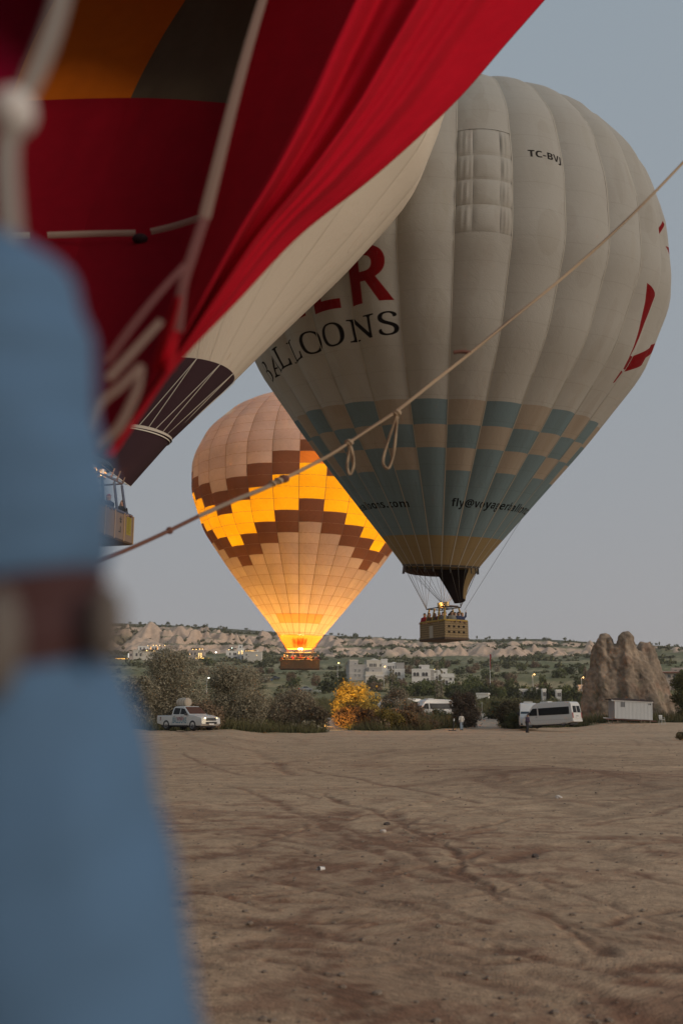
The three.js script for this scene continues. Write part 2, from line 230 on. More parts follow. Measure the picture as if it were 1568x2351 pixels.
// ---------------------------------------------------------------- great tuff rock on the right
{
  const c = onGround(1440, 142), s = 142 / FPX; // metres per photograph unit here
  const P = [ // px, top y, radius top, slope, z offset
    [1385, 1470, .95, .26, 0], [1426, 1467, .8, .30, 1.0], [1476, 1487, .75, .30, -.4], [1405, 1506, 1.0, .36, .5], [1450, 1510, 1.0, .38, .7], [1506, 1592, .6, .5, .6], [1364, 1580, .5, .5, -.2]];
  const yb = c.y - .8, res = 92, half = 9.4, mc = new MarchingCubes(res, mat(1, 1, 1), false, false, 260000);
  mc.isolation = 0;
  const peaks = P.map(([px, py, a, b, dz]) => ({ x: (px - 1440) * s, h: EYE + (1637 - py) * s - yb, a, b, z: dz }));
  for (let k = 0; k < res; k++) for (let j = 0; j < res; j++) for (let i = 0; i < res; i++) {
    const X = (i - res / 2) / (res / 2) * half, Y = (j - res / 2) / (res / 2) * half + half * .97, Z = (k - res / 2) / (res / 2) * half; let f = 0;
    for (const p of peaks) { const t = clamp(Y / p.h), up_ = Math.max(0, p.h - Y), prof = (p.a + p.b * up_) * Math.sqrt(clamp(.42 + up_ / .9)), fl = 1 + .1 * Math.sin(Math.atan2(Z - p.z, X - p.x) * 6 + p.x * 3); let d = Math.hypot(X - p.x, (Z - p.z) * 1.15) - prof * fl; if (Y > p.h) d = Math.max(d, (Y - p.h)); f += Math.exp(-d * 5); }
    let d = -Math.log(f + 1e-30) / 5;
    d += .55 * fbm(X * .5, Y * .28, Z * .4, 3) + .2 * noise(X * 1.1, Y * .8, Z * 1.1) + .26 * (1 - 2 * Math.abs(noise(X * .7, Y * .12, Z * .7))) - .22 + .2 * noise(X * 2.4, Y * 2, Z * 2.4);
    const k1 = Math.hypot(X - peaks[1].x - .25, (Y - peaks[1].h + .75) * .9, Z - peaks[1].z) - .95, k2 = Math.hypot(X - peaks[0].x, (Y - peaks[0].h + .75) * .8, Z - peaks[0].z) - .85;
    d = Math.min(d, k1 + .2 * noise(X * 2, Y * 2, Z * 2), k2 + .2 * noise(X * 2, Y * 2, Z * 2));
    mc.field[k * res * res + j * res + i] = -d;
  }
  mc.update();
  const n = mc.count, g = new THREE.BufferGeometry(), p = mc.positionArray.slice(0, n * 3), col = new Float32Array(n * 3);
  for (let i = 0; i < n; i++) {
    p[i * 3] *= half; p[i * 3 + 1] = p[i * 3 + 1] * half + half * .97; p[i * 3 + 2] *= half;
    const X = p[i * 3], Y = p[i * 3 + 1], Z = p[i * 3 + 2], v = .95 + .75 * fbm(X * .5, Y * .35, Z * .5, 4) + .5 * noise(X * 2.2, Y * 2, Z * 2.2), red = sstep(.05, .4, fbm(X * .3 + 4, Y * .25, Z * .3, 3)), gr = sstep(.1, .35, fbm(X * .6, Y * .6 + 9, Z * .6, 3)) * sstep(10, 1, Y);
    col[i * 3] = lerp(.27 * v * (1 + .1 * red), .12, gr * .6); col[i * 3 + 1] = lerp(.205 * v * (1 - .08 * red), .12, gr * .6); col[i * 3 + 2] = lerp(.148 * v * (1 - .14 * red), .06, gr * .6);
  }
  g.setAttribute('position', new THREE.BufferAttribute(p, 3)); g.setAttribute('normal', new THREE.BufferAttribute(mc.normalArray.slice(0, n * 3), 3)); g.setAttribute('color', new THREE.BufferAttribute(col, 3));
  g.setAttribute('uv', new THREE.BufferAttribute(Float32Array.from({ length: n * 2 }, (_, i) => i % 2 ? p[(i >> 1) * 3 + 1] / 4 : (p[(i >> 1) * 3] + p[(i >> 1) * 3 + 2]) / 4), 2));
  const rock = setShadow(new THREE.Mesh(g, mat(1, 1, 1, .98, { vertexColors: true, bumpMap: dataTex(512, (x, y) => .5 + .6 * tileFbm(x, y, 12, 5, 3)), bumpScale: .12 })));
  rock.name = 'rock_formation'; rock.position.set(c.x, yb, c.z); tag(rock, 'large brown tuff rock with three pinnacles standing behind the white caravan', 'rock formation'); scene.add(rock);
}

// ---------------------------------------------------------------- balloons
const fabricBump = dataTex(512, (x, y) => .5 + .3 * tileFbm(x, y, 6, 4) + .2 * tileFbm(x, y, 40, 2, 3));
function softProfile(knotT, rad, scale) { // radius along 0..1
  const n = 400, a = []; for (let i = 0; i <= n; i++) a.push(table(knotT, rad)(i / n)); const b = [];
  for (let i = 0; i <= n; i++) { let s = 0; for (let k = -12; k <= 12; k++) { const j = i + k; s += j < 0 ? 2 * a[0] - a[-j] : j > n ? -a[2 * n - j] : a[j]; } b.push(s / 25 * scale); } b[n] = 0;
  return (t) => { const f = clamp(t) * n, i = Math.min(n - 1, Math.floor(f)); return lerp(b[i], b[i + 1], f - i); };
}
const KT = [0, .12, .25, .4, .55, .68, .8, .9, .96, 1];
function envelope({ mouth, base, height, prof, tilt: [tx, tz], gores, delta, bulge }) {
  const ax = V(Math.sin(tx), Math.cos(tx) * Math.cos(tz), Math.sin(tz)).normalize(), e1 = V(0, 0, 0).crossVectors(ax, V(0, 0, 1)).normalize(); if (e1.x < 0) e1.negate();
  const e2 = V(0, 0, 0).crossVectors(e1, ax); if (e2.z < 0) e2.negate();
  const o = mouth.clone().sub(base), step = 2 * Math.PI / gores;
  const P = (th, t, off = 0) => { const u = (th - delta) / step, f = u - Math.floor(u), b = bulge * (1 - (2 * f - 1) ** 2) * sstep(0, .12, t); const r = prof(t) * (1 + b) + off; return o.clone().addScaledVector(e1, r * Math.sin(th)).addScaledVector(e2, r * Math.cos(th)).addScaledVector(ax, t * height); };
  const arc = [0], NA = 400; for (let i = 1; i <= NA; i++) arc.push(arc[i - 1] + Math.hypot(height / NA, prof(i / NA) - prof((i - 1) / NA)));
  const tOfArc = (s) => { if (s >= arc[NA]) return 1; let i = 1; while (arc[i] < s) i++; return (i - 1 + (s - arc[i - 1]) / (arc[i] - arc[i - 1])) / NA; };
  const patch = (g, t0, t1, nu = 6, nv = 4, wr = 0) => {
    const th0 = delta + g * step, th1 = th0 + step, eps = 1e-3;
    const geo = grid(nu, nv, (a, b) => { const th = lerp(th0, th1, a), t = lerp(t0, t1, b); let tw = th; while (tw > Math.PI) tw -= 2 * Math.PI; const q = wr ? wr * (noise(th * 30, t * 60) + .6 * noise(th * 80, t * 20, 4)) : 0; return [P(clamp(th, th0 + 1e-5, th1 - 1e-5), t, q), [.5 + (th0 > Math.PI ? th - 2 * Math.PI : th) / (2 * Math.PI), t]]; });
    // analytic normals keep neighbouring panels of one gore smooth
    const nrm = geo.attributes.normal; let k = 0;
    for (let j = 0; j <= nv; j++) for (let i = 0; i <= nu; i++, k++) { const th = clamp(lerp(th0, th1, i / nu), th0 + 2e-3, th1 - 2e-3), t = clamp(lerp(t0, t1, j / nv), .002, .995); const du = P(th + eps, t).sub(P(th - eps, t)), dv = P(th, t + eps).sub(P(th, t - eps)); du.cross(dv).normalize(); nrm.setXYZ(k, du.x, du.y, du.z); }
    return geo;
  };
  const tape = (g, t0, t1, w, off = .025, n = 40) => { const th0 = delta + g * step; return grid(1, n, (a, b) => { const t = lerp(t0, t1, b), r = Math.max(.2, prof(t)); return [P(th0 + (a - .5) * w / r, t, off)]; }); };
  const ring = (t, w, off = .02, n = 28 * 6, th0 = -Math.PI, th1 = Math.PI) => grid(n, 1, (a, b) => [P(lerp(th0, th1, a), t + (b - .5) * w / height, off)]);
  return { P, patch, tape, ring, tOfArc, arc: arc[NA], step, height, delta, gores };
}
const wickerMap = (() => { const t = dataTex(256, (x, y) => { const r = Math.floor(y * 16), s = Math.sin((x * 16 + (r % 2) * .5) * Math.PI * 2), v = .62 + .22 * s + .16 * Math.cos(y * 16 * 2 * Math.PI) + .22 * tileFbm(x, y, 9, 3) + .16 * Math.sin(y * 7 * 2 * Math.PI) + .08 * Math.sin(x * 8 * 2 * Math.PI); return [v, v * .96, v * .9]; }); return t; })();
const wickerBump = dataTex(256, (x, y) => { const r = Math.floor(y * 16); return .5 + .3 * Math.sin((x * 16 + (r % 2) * .5) * Math.PI * 2) - .3 * Math.cos(y * 16 * 2 * Math.PI); });
const M = {
  blackMetal: mat(.03, .03, .035, .5, { metalness: .3 }), steel: mat(.5, .5, .5, .35, { metalness: .9 }), brass: mat(.6, .42, .18, .35, { metalness: .9 }), darkRubber: mat(.02, .02, .02, .8), wire: mat(.12, .115, .11, .6), paleCord: mat(.55, .5, .42, .9),
  flame: glow(1, .62, .22, 12), pilot: glow(1, .55, .15, 7), hotCoil: glow(1, .42, .08, 3),
};
function basket(root, o, turn, { W, L, H, wick, trim, up, holes, panels, frameH = 2.15, fW, fL, ups, tapeMat, rimR = .055 }) {
  // o: centre of the basket floor in root axes; local x is W, local z is L. Everything is a direct child of root.
  const T = new THREE.Matrix4().makeRotationY(turn).setPosition(o), put = (name, g, m, label, par = root) => part(name, join(Array.isArray(g) ? g : [g]).applyMatrix4(T), m, par, label);
  const wm = mat(wick[0], wick[1], wick[2], .9, { map: wickerMap, bumpMap: wickerBump, bumpScale: .02 });
  const wall = (w, x, z, t) => { const g = new RoundedBoxGeometry(w, H, .07, 3, .03); const p = g.attributes.position, u = g.attributes.uv; for (let i = 0; i < p.count; i++) { u.setXY(i, p.getX(i) / 1.0, p.getY(i) / 1.0); p.setZ(i, p.getZ(i) + .02 * Math.sin((p.getY(i) / H + .5) * Math.PI)); } return g.rotateY(t).translate(x, H / 2, z); };
  put('wicker_side', wall(W - .1, 0, L / 2 - .035, 0), wm); put('wicker_side', wall(W - .1, 0, -L / 2 + .035, Math.PI), wm);
  put('wicker_side', wall(L - .1, W / 2 - .035, 0, Math.PI / 2), wm); put('wicker_side', wall(L - .1, -W / 2 + .035, 0, -Math.PI / 2), wm);
  for (const sx of [-1, 1]) for (const sz of [-1, 1]) put('corner_post', cyl(.06, .065, H - .01, 10, sx * (W / 2 - .06), H / 2, sz * (L / 2 - .06)), wm);
  const tm = mat(trim[0], trim[1], trim[2], .75), rr_ = rimR, c = (x, z) => V(x, H, z), a = W / 2 - .03, b = L / 2 - .03, k = .14;
  const loop = [c(-a + k, -b), c(a - k, -b), c(a, -b + k), c(a, b - k), c(a - k, b), c(-a + k, b), c(-a, b - k), c(-a, -b + k)];
  put('rim', new THREE.TubeGeometry(new THREE.CatmullRomCurve3(loop, true, 'catmullrom', .12), 96, rr_, 8, true), tm);
  put('floor', rbox(W - .02, .07, L - .02, .03, 0, .03, 0), mat(.09, .06, .045, .8)); put('base_band', [box(W + .02, .1, .03, 0, .08, L / 2 + .012), box(W + .02, .1, .03, 0, .08, -L / 2 - .012), box(.03, .1, L - .02, W / 2 + .012, .08, 0), box(.03, .1, L - .02, -W / 2 - .012, .08, 0)], mat(.08, .05, .035, .8));
  for (const [x, y, z, w, h, d] of holes || []) put('foot_hole', rbox(w, h, d, .02, x, y, z), mat(.012, .009, .008, 1));
  for (const p of panels || []) put(p[0], p[1], p[2], p[3]);
  const um = mat(up[0], up[1], up[2], .8); fW = fW || W * .55; fL = fL || L * .72;
  for (const [x, z, fx, fz] of ups) put('upright', [rod(V(x, H - .05, z), V(fx, frameH - .12, fz), .055, 10), new THREE.SphereGeometry(.06, 8, 6).translate(fx, frameH - .1, fz)], um);
  const bar = (x0, z0, x1, z1) => rod(V(x0, frameH, z0), V(x1, frameH, z1), .035, 8);
  put('burner_frame', [bar(-fW, -fL, fW, -fL), bar(-fW, fL, fW, fL), bar(-fW, -fL, -fW, fL), bar(fW, -fL, fW, fL), bar(-fW, 0, fW, 0)], tapeMat || M.blackMetal);
  return { put, T, H, fW, fL, frameH, tip: (x, y, z) => V(x, y, z).applyMatrix4(T) };
}
function burner(B, x, z, mats = {}) {
  const y = B.frameH; const b = B.put('burner', [cyl(.17, .15, .05, 14, x, y + .04, z), cyl(.03, .03, .2, 8, x, y + .1, z)], M.steel);
  for (let i = 0; i < 4; i++) B.put('coil', new THREE.TorusGeometry(.16, .017, 6, 18).rotateX(Math.PI / 2).translate(x, y + .1 + i * .075, z), mats.coil || M.brass, null, b);
  B.put('shroud', new THREE.CylinderGeometry(.185, .185, .3, 14, 1, true).translate(x, y + .23, z), mats.shroud || M.steel, null, b);
  return b;
}

// ---- white balloon with the two red and black logos
const WB = {};
{
  const mouth = at(1011.6, 1304.7, 63), baseC = at(1019, 1472, 64.3);
  const root = thing('hot_air_balloon', 'off-white balloon with red and black lettering, teal checks and a wicker basket', 'hot air balloon', baseC);
  const E = envelope({ mouth, base: baseC, height: 30.798, prof: softProfile(KT, [.181, .407, .662, .924, 1.05, 1.022, .925, .717, 0.385, 0], 12.78), tilt: [.037, .114], gores: 28, delta: -.079, bulge: .029 });
  // print on the cloth: lettering, stains, soot
  const cv = document.createElement('canvas'); cv.width = 2048; cv.height = 2048; const c = cv.getContext('2d');
  c.fillStyle = '#ffffff'; c.fillRect(0, 0, 2048, 2048);
  const X = (th) => (.5 + th / (2 * Math.PI)) * 2048, Y = (t) => (1 - t) * 2048, q = rngOf(12);
  for (let i = 0; i < 900; i++) { const v = 200 + q() * 45; c.fillStyle = `rgba(${v},${v - 8},${v - 18},${.05 + .1 * q()})`; c.beginPath(); c.ellipse(q() * 2048, q() * 2048, 4 + q() * 14, 20 + q() * 90, 0, 0, 7); c.fill(); }
  for (let s = 0; s < 42; s += 1.45) { c.fillStyle = 'rgba(120,110,95,.08)'; c.fillRect(0, Y(E.tOfArc(s)) - 1, 2048, 2.2); } // stitched cross seams
  const fitText = (txt, font, color, th0, th1, t0, t1, drop = 0) => { // text box stretched to the given angles and heights
    c.save(); c.font = font; const m = c.measureText(txt), h = m.actualBoundingBoxAscent + m.actualBoundingBoxDescent; c.fillStyle = color;
    c.translate(X(th0), Y(t0 - drop)); c.transform(1, (Y(t0) - Y(t0 - drop)) / (X(th1) - X(th0)), 0, 1, 0, 0); c.scale((X(th1) - X(th0)) / m.width, (Y(t0) - Y(t1)) / h); c.fillText(txt, 0, -m.actualBoundingBoxDescent); c.restore();
  };
  const RED = '#b8161d', BLK = '#231d1e';
  for (const o of [0, Math.PI * .744]) { // the same logo on two sides
    if (o === 0) { fitText('VOYAGER', '700 200px sans-serif', RED, -1.95 + o, -.325 + o, .442, .535, .03); fitText('BALLOONS', '400 200px serif', BLK, -1.40 + o, -.303 + o, .390, .427, .034); }
  }
  c.fillStyle = RED; // left end of the second logo: slanted V stroke and serif
  const poly = (pts) => { c.beginPath(); pts.forEach(([th, t], i) => c[i ? 'lineTo' : 'moveTo'](X(th), Y(t))); c.closePath(); c.fill(); };
  poly([[.872, .522], [.985, .512], [.975, .47], [.955, .40], [1.03, .405], [1.16, .432], [1.36, .463], [1.37, .446], [1.2, .405], [1.05, .38], [.965, .378], [.955, .39], [.93, .44], [.9, .49]]);
  poly([[.955, .374], [.985, .374], [.975, .355], [.955, .352]]); poly([[1.10, .622], [1.17, .628], [1.24, .672], [1.32, .668], [1.25, .62], [1.16, .612]]); poly([[1.04, .645], [1.10, .672], [1.115, .668], [1.05, .638]]); poly([[1.45, .52], [1.6, .53], [1.6, .49], [1.45, .475]]);
  fitText('TC-BVJ', '700 100px sans-serif', BLK, .205, .365, .683, .700);
  fitText('fly@voyagerballoons.com', '700 100px sans-serif', BLK, 0, 1.52, .1085, .1275); fitText('www.voyagerballoons.com', '700 100px sans-serif', BLK, -2.35, -.475, .106, .124);
  const map = new THREE.CanvasTexture(cv); map.colorSpace = THREE.SRGBColorSpace; map.wrapS = THREE.RepeatWrapping; map.anisotropy = 8;
  const fb = fabricBump.clone(); fb.repeat.set(30, 14);
  const ex = { map, bumpMap: fb, bumpScale: .03 }, white = cloth(.395, .378, .343, .1, ex), teal = cloth(.155, .215, .235, .1, ex), ochre = cloth(.26, .19, .095, .12, ex), tan = cloth(.34, .285, .225, .1, ex);
  const rows = [0, .06, .175, .2125, .25, .29, 1];
  for (let g = 0; g < 28; g++) {
    const sgn = g > 13 ? g - 28 : g;
    const odd = Math.abs(sgn) % 2 === 1;
    for (let k = 0; k < 6; k++) {
      const m = k === 0 ? ochre : k === 1 ? teal : k === 5 ? white : (k % 2 === 0) === odd ? teal : tan;
      const isVent = k === 5 && g === 0; // the gore with the turning vent carries four quilted rows
      if (!isVent) part('panel', E.patch(g, rows[k], rows[k + 1], 8, k === 5 ? 40 : k === 1 ? 8 : 3, k === 5 ? .02 : 0), m, root);
      else {
        const th0 = E.delta, w = E.step, cuts = [.29, .545, .592, .637, .682, .735, 1];
        for (let n = 0; n < 6; n++) {
          if (n === 0 || n === 5) { part('panel', E.patch(g, cuts[n], cuts[n + 1], 8, 20, .02), m, root); continue; }
          for (const [a, b] of [[0, .29], [.29, .77], [.77, 1]]) part('vent_panel', grid(10, 8, (u, v) => { const th = lerp(th0, th0 + w, lerp(a, b, u)), t = lerp(cuts[n], cuts[n + 1], v), puff = .13 * Math.pow(Math.sin(Math.PI * clamp(u, .001, .999)) * Math.sin(Math.PI * clamp(v, .001, .999)), .4) + (b - a < .4 ? .04 * Math.sin(u * 19 + n) * Math.sin(v * Math.PI) : 0); return [E.P(clamp(th, th0 + 1e-5, th0 + w - 1e-5), t, puff - .05), [.5 + th / 6.2832, t]]; }), m, root);
        }
      }
    }
    part('load_tape', E.tape(g, .001, .34, .055, .03), mat(.36, .33, .27, .9), root); part('load_tape', E.tape(g, .34, .97, .05, .02), mat(.46, .43, .37, .9), root);
  }
  part('mouth_band', E.ring(.003, .12, .03), mat(.06, .05, .045, .9), root);
  part('mouth_shade_band', grid(48, 3, (u, v) => { const th = lerp(1.5, 4.9, u); return [E.P(th, 0, -.03).add(V(0, -.5 * v * Math.pow(Math.sin(Math.PI * u), .5), 0))]; }), mat(.035, .018, .02, .9), root);  // added dark band: shade of the inner back wall put into colour
  // scoop of dark cloth, open to the left
  const bc = at(1047, 1379, 63.2).sub(baseC), scoop = (off) => grid(24, 16, (u, v) => { const a = lerp(.74, 3.24, u), top = E.P(a, 0, -.02), b = bc.clone().add(V(.55 * Math.sin(a), .12 * Math.cos(a * 1.0), .55 * Math.cos(a))); const p = top.lerp(b, Math.pow(v, .92)); const s = .16 * Math.sin(Math.PI * v); p.x += -s * Math.sin(a) * .9 + off * Math.sin(a); p.z += -s * Math.cos(a) + off * Math.cos(a); p.y -= (u > .9 ? .0 : 0); if (v < .14) p.y -= .28 * (1 - v / .14) * 0; return [p]; });
  part('scoop', scoop(0), cloth(.05, .035, .035, .05), root); part('scoop_cover', scoop(.03), ochre, root);
  part('flap', grid(4, 4, (u, v) => { const p = E.P(-1.75 + u * .5, 0, .05); p.y -= v * .75 - .3; p.x -= .08 * v; return [p]; }), mat(.07, .045, .045, .9), root);
  const B = basket(root, V(0, 0, 0), 29.4 * Math.PI / 180, { W: 1.86, L: 2.85, H: 1.22, wick: [.40, .30, .17], trim: [.36, .235, .05], up: [.42, .28, .06], fW: .62, fL: 1.05, frameH: 2.12, rimR: .07,
    holes: [0, 1].flatMap((r) => [0, 1, 2, 3].map((i) => [-.6 + i * .38, .48 + r * .36, 1.425 - .01, .17, .13, .07])),
    panels: [['basket_door', rbox(.05, .78, .42, .03, -.945, .55, -.05), mat(.40, .36, .29, .8), 'pale sheet hung on the long wicker side']],
    ups: [[-.8, 1.2, -.55, .95], [-.8, .5, -.6, .4], [-.8, -.2, -.6, -.15], [-.8, -.9, -.6, -.75], [.8, 1.2, .55, .95], [.8, .3, .6, .2], [.8, -.9, .6, -.75]] });
  for (const z of [-.35, .35]) { const b = burner(B, 0, z, { coil: M.hotCoil, shroud: mat(.7, .5, .22, .35, { metalness: .7 }) }); B.put('pilot_flame', new THREE.SphereGeometry(.045, 8, 6).scale(1, 2, 1).translate(0, 2.35, z), M.pilot, null, b); }
  B.put('burner_shield', rbox(1.05, .07, .8, .03, .55, 2.3, -.2), mat(.12, .07, .05, .7));
  for (let g = 0; g < 28; g++) { const th = E.delta + g * E.step, s = Math.sin(th); const to = B.tip(s > 0 ? .62 : -.62, 2.12, Math.cos(th) > 0 ? 1.05 : -1.05); part('wire', rod(E.P(th, .001), to, .011, 4), M.wire, root); }
  for (let g = 0; g < 28; g++) part('toggle', rod(E.P(E.delta + g * E.step, .001, .02), E.P(E.delta + g * E.step, .001, .02).add(V(0, -.34, 0)), .035, 5), M.darkRubber, root);
  const hl = new THREE.PointLight(new THREE.Color(1, .55, .18), 5, 0, 2); hl.position.copy(B.tip(0, 2.62, 0)).add(baseC); hl.shadow.radius = 4; hl.castShadow = true; scene.add(hl);
  part('crown_line', rod(E.P(1.9, .5, .3), bc.clone().add(V(.5, -.6, 0)), .012, 4), M.wire, root);
  WB.B = B; WB.base = baseC; WB.root = root;
}

// ---- glowing yellow and brown balloon
const YB = {};
{
  const mouth = at(690, 1461, 129), baseC = at(689, 1537.5, 129);
  const root = thing('hot_air_balloon', 'pink balloon with yellow and brown zigzag checks, lit from inside by its burner flame', 'hot air balloon', baseC);
  const E = envelope({ mouth, base: baseC, height: 33.18, prof: softProfile(KT, [.196, .413, .647, .89, 1.015, 1.026, .903, .67, .378, 0], 14.45), tilt: [.024, .01], gores: 28, delta: -.009, bulge: .018 });
  const fb = fabricBump.clone(); fb.repeat.set(40, 20);
  const grime = dataTex(512, (x, y) => { const v = .93 + .14 * tileFbm(x, y, 5, 4) + .1 * tileFbm(x, y, 40, 2, 4); return [v, v * .98, v * .96]; }); grime.repeat.set(6, 3);
  const ex = { bumpMap: fb, bumpScale: .02, map: grime };
  const pink = [cloth(.50, .395, .365, .165, ex), cloth(.48, .375, .345, .16, ex), cloth(.515, .41, .375, .17, ex)], yellow = [cloth(.90, .60, .014, .50, ex), cloth(.89, .58, .014, .48, ex)], brown = [cloth(.19, .085, .05, .16, ex), cloth(.18, .08, .05, .16, ex)], orange = cloth(.60, .24, .05, .4, ex), patchM = cloth(.5, .5, .5, .25, ex);
  const soot = cloth(.44, .25, .12, .2, ex);
  const pitch = 1.425, s0 = 18.92; // arc length of the row line under the yellow of the front gore
  const rowLo = Math.floor(-s0 / pitch), cut = []; for (let k = rowLo; ; k++) { const s = s0 + k * pitch; if (s >= E.arc - .8) break; if (s > .3) cut.push([k, s]); }
  const sh = [0, 1, 2, 3, 4, 3, 2, 1], q = rngOf(9), rest = new Map();
  const addRest = (m, g) => { if (!rest.has(m)) rest.set(m, []); rest.get(m).push(g); };
  for (let g = 0; g < 28; g++) {
    const gc = E.delta + (g + .5) * E.step, th = gc > Math.PI ? gc - 2 * Math.PI : gc, sg = g > 13 ? g - 28 : g, d = sh[((sg % 8) + 8) % 8], front = Math.abs(th) < 1.62;
    for (let i = -1; i < cut.length; i++) {
      const k = i < 0 ? cut[0][0] - 1 : cut[i][0], a = i < 0 ? 0 : cut[i][1], b = i + 1 < cut.length ? cut[i + 1][1] : E.arc, kk = k + d;
      let m = pink[Math.floor(q() * 3)];
      if (kk >= 0 && kk <= 2) m = yellow[Math.floor(q() * 2)]; else if (kk === 3 || kk === 4) m = brown[Math.floor(q() * 2)]; else if (kk === -1 || kk === -2) m = brown[Math.floor(q() * 2)];
      if (sg === 0 && kk === 3) m = orange;
      if (k === cut[0][0] + 1 && Math.abs(sg) <= 2 || k === cut[0][0] + 1 && sg === -3) m = soot;
      if (sg === -5 && k === 9) m = patchM;
      const wide = b - a > 0 ? 3 : 2, geo = E.patch(g, E.tOfArc(a) + .00012, E.tOfArc(b) - .00012, 5, i === cut.length - 1 ? 8 : wide);
      if (front && a < 38) part('panel', geo, m, root); else addRest(m, geo);
    }
    part('load_tape', E.tape(g, .001, .985, .055, .03), mat(.22, .13, .08, .9), root);
  }
  for (const [m, gs] of rest) { const p = part('panel', gs, m, root); p.userData.kind = 'stuff'; }
  for (const [k, s] of cut) if (s < 36) part('seam', E.ring(E.tOfArc(s), .035, .012, 28 * 4), mat(.28, .17, .10, .9), root);
  part('mouth_band', E.ring(.002, .1, .03), cloth(.8, .66, .4, .45), root);
  // skirt with a scorched middle
  const skT = document.createElement('canvas'); skT.width = 512; skT.height = 128; const sc = skT.getContext('2d'); sc.fillStyle = '#f2d9b8'; sc.fillRect(0, 0, 512, 128); const q2 = rngOf(3);
  for (let i = 0; i < 260; i++) { const w = (q2() + q2() + q2()) / 3; sc.fillStyle = `rgba(120,25,5,${.05 + .1 * q2()})`; sc.fillRect(256 - 58 + w * 116, 20 + q2() * 60, 1 + q2() * 4, 18 + q2() * 50); }
  const skM = new THREE.CanvasTexture(skT); skM.colorSpace = THREE.SRGBColorSpace;
  const sb = at(688, 1490, 129).sub(baseC);
  for (let g = 0; g < 14; g++) part('skirt_panel', grid(4, 6, (u, v) => { const th = -Math.PI + (g + u) / 14 * 2 * Math.PI, a = E.P(th, 0), b = sb.clone().add(V(1.66 * Math.sin(th), 0, 1.66 * Math.cos(th))); return [b.lerp(a, v), [(g + u) / 14, v]]; }), cloth(.80, .36, .13, .24, { map: skM }), root);
  const B = basket(root, V(0, 0, 0), 0, { W: 5.05, L: 1.75, H: 1.24, wick: [.20, .135, .075], trim: [.10, .06, .04], up: [.05, .04, .04], fW: 2.05, fL: .62, frameH: 2.16, tapeMat: mat(.55, .45, .3, .5),
    panels: [-1.83, -.62, .66, 1.75].map((x) => ['rib', rbox(.07, 1.16, .03, .012, x, .6, .89), mat(.13, .07, .04, .8)]),
    ups: [-1.45, -.35, .42, 1.45].flatMap((x) => [[x, .78, x * .96, .6], [x, -.78, x * .96, -.6]]) });
  const flames = [];
  for (const x of [-.14, .2]) { const b = burner(B, x, 0, { coil: M.hotCoil }); B.put('flame', new THREE.LatheGeometry([[0, 0], [.12, .15], [.2, .7], [.24, 1.6], [.2, 2.8], [.1, 4], [0, 4.9]].map(([r, y]) => new THREE.Vector2(r, y)), 12).translate(x, 2.5, 0), glow(1, .78, .45, 18), 'tall yellow white burner flame', b); }
  for (let g = 0; g < 28; g++) { const th = E.delta + g * E.step; part('wire', rod(E.P(th, .001, .02), V(Math.sin(th) > .28 ? 1.55 : Math.sin(th) < -.28 ? -1.55 : Math.sign(Math.sin(th)) * .5, 2.16, Math.cos(th) > 0 ? .6 : -.6), .014, 4), mat(.5, .33, .16, .8), root); }
  for (const [y, I, r] of [[3.6, 520, 4], [6.5, 1150, 6], [13, 800, 10]]) { const l = new THREE.PointLight(new THREE.Color(1, .52, .085), I, 0, 2); l.position.set(.03, y + 1.1, 0).add(baseC); l.shadow.radius = r * 4; l.castShadow = true; scene.add(l); }
  const lo = new THREE.PointLight(new THREE.Color(1, .55, .2), 5, 0, 2); lo.position.set(.03, 3.1, .5).add(baseC); lo.shadow.radius = 5; lo.castShadow = true; scene.add(lo);
  YB.B = B; YB.base = baseC;
}

